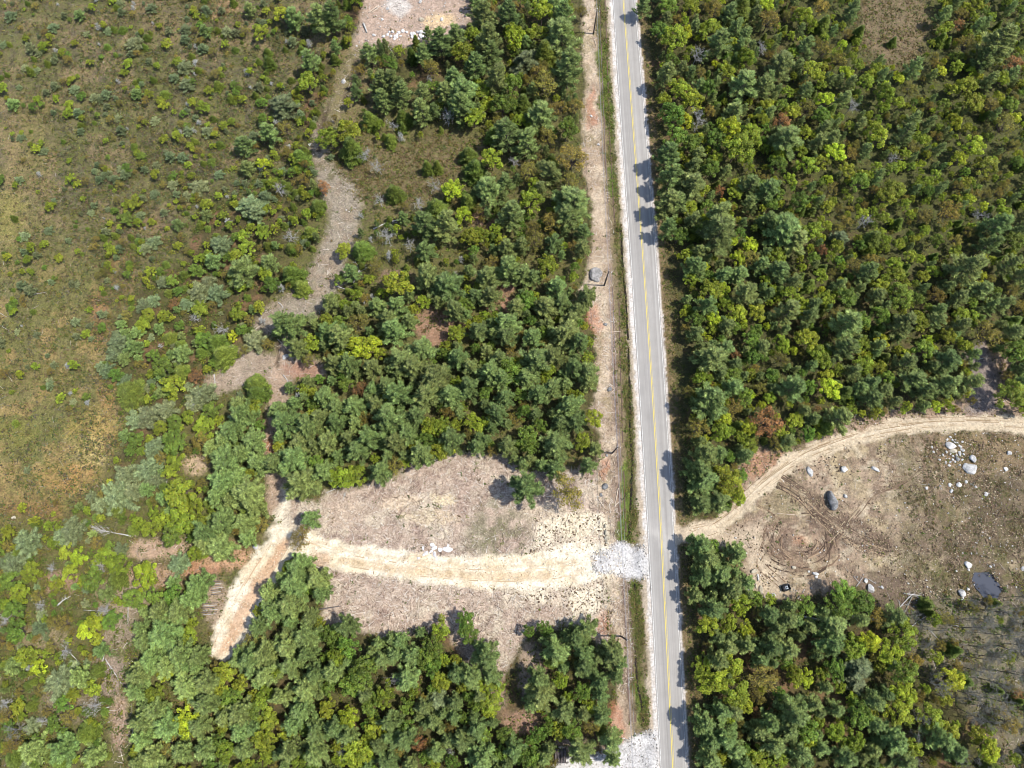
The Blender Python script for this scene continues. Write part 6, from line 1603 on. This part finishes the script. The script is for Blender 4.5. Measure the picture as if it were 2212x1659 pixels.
# ------------------------------------------------------------------ utility poles and wires
def simple_tube(name, P, R, sides, mat, parent):
    v, f = tube_np([(np.array(P, float), np.array(R, float))], sides)
    me = mesh_np(name, v, f, mat, None, smooth=True)
    return new_obj(name, me, parent)
def make_poles():
    mp = mat_bark('creosote_pole', (0.045, 0.035, 0.03), (0.09, 0.075, 0.065), 2)
    mi = NT('porcelain'); mi.base((.55, .54, .5)); mi.b.inputs['Roughness'].default_value = .3
    mw = NT('wire_metal'); mw.base((.16, .16, .17)); mw.b.inputs['Roughness'].default_value = .5
    known = [S(1781, 98), S(1812.8, 855.9), S(1837, 1359), S(1863, 1908.6)]
    (x1, y1), (x2, y2), (x3, y3) = known[1:]
    mid = ((known[0][0] + x1) / 2, (known[0][1] + y1) / 2)
    dx, dy = x3 - x2, y3 - y2
    pos = [(known[0][0] - (x1 - known[0][0]) * .6, known[0][1] + (known[0][1] - y1) * .6), known[0], known[1], known[2], known[3], (x3 + dx, y3 + dy)]
    labels = ['utility pole beyond the top of the picture', 'dark utility pole at the top edge left of the road', 'dark utility pole beside the grey ledge', 'dark utility pole at the middle of the chip strip', 'dark utility pole beside the lower pine group', 'utility pole beyond the bottom of the picture']
    hp = 8.9
    tops = []
    for (x, y), lb in zip(pos, labels):
        z = float(ground_z(np.array(x), np.array(y)))
        e = new_obj('utility_pole', None, None, (x, y, z)); e.empty_display_size = .5
        simple_tube('pole', [(0, 0, -.5), (0, 0, hp * .5), (0, 0, hp), (0, 0, hp + .01)], [.20, .17, .13, .001], 10, mp, e)
        br = simple_tube('bracket', [(0, 0, hp - .9), (.7, 0, hp - .9)], [.05, .05], 6, mp, e)
        for a, b in ((0, hp + .16), (.68, hp - .72), (.16, hp - 1.9)):
            simple_tube('insulator', [(a, 0, b - .16), (a, 0, b - .08), (a, 0, b), (a, 0, b + .05)], [.06, .09, .09, .02], 8, mi.m, br if a == .68 else e)
        tag(e, lb, 'utility pole', 'utility poles left of the road')
        tops.append((x, y, z))
    for off, zz, lb in ((0, hp + .2, 'highest power line running along the pole tops'), (.68, hp - .68, 'power line on the pole brackets'), (.16, hp - 1.86, 'thicker lowest cable on the poles')):
        P = []
        for (a, b) in zip(tops[:-1], tops[1:]):
            L = math.hypot(b[0] - a[0], b[1] - a[1]); sag = L * .012
            for i in range(16):
                t = i / 16
                P.append((a[0] + (b[0] - a[0]) * t + off, a[1] + (b[1] - a[1]) * t, a[2] + (b[2] - a[2]) * t + zz - 4 * sag * t * (1 - t)))
        v, f = tube_np([(np.array(P), np.full(len(P), .035 if zz < hp - 1 else .022))], 5)
        tag(new_obj('power_line', mesh_np('power_line', v, f, mw.m, None)), lb, 'power line', 'wires strung along the poles')

def box_part(name, sx_, sy_, sz_, loc, mat, parent):
    V = np.array([(x * sx_ / 2, y * sy_ / 2, z * sz_) for z in (0, 1) for y in (-1, 1) for x in (-1, 1)], float) + np.array(loc)
    F = np.array([(0, 2, 3, 1), (4, 5, 7, 6), (0, 1, 5, 4), (2, 6, 7, 3), (0, 4, 6, 2), (1, 3, 7, 5)])
    return new_obj(name, mesh_np(name, V, F, mat), parent)
def make_crate():
    mb = NT('black_plastic'); mb.base((.018, .018, .02)); mb.b.inputs['Roughness'].default_value = .5
    mg = NT('pale_lining'); n = mg.noise(5, 3, .6, mg.pos()); mg.base(mg.mix(mg.rng(n, .4, .6, 0, 1), (.22, .25, .29), (.38, .41, .45)))
    x, y = S(2356, 1763)
    z = float(ground_z(np.array(x), np.array(y)))
    e = new_obj('open_crate', None, None, (x, y, z + .02)); e.rotation_euler = (0, 0, math.radians(18))
    w, d, h, t = 1.75, 1.25, .85, .12
    box_part('side_panel', w, t, h, (0, d / 2 - t / 2, 0), mb.m, e); box_part('side_panel', w, t, h, (0, -d / 2 + t / 2, 0), mb.m, e)
    box_part('side_panel', .55, d - 2 * t - .006, h, (-w / 2 + .275, 0, 0), mb.m, e); box_part('side_panel', t, d - 2 * t - .006, h, (w / 2 - t / 2, 0, 0), mb.m, e)
    box_part('floor_panel', w - t - .56, d - 2 * t - .01, .06, (.21, 0, .0), mb.m, e)
    box_part('pale_lining', .62, .66, .5, (.13, 0, .07), mg.m, e)
    box_part('pale_lining', .22, .3, .1, (.16, .02, .574), mb.m, e)
    tag(e, 'black open crate with a pale grey lining on the bare dirt', 'crate')

ruts()
open_ground()
slash_stuff()
make_rocks()
make_logs()
make_poles()
make_crate()
print('OBJECTS', len(bpy.data.objects), 'TRIS', sum((len(p.data.loops) - 2 * len(p.data.polygons)) for p in bpy.data.objects if p.type == 'MESH' and p.data.users == 1))
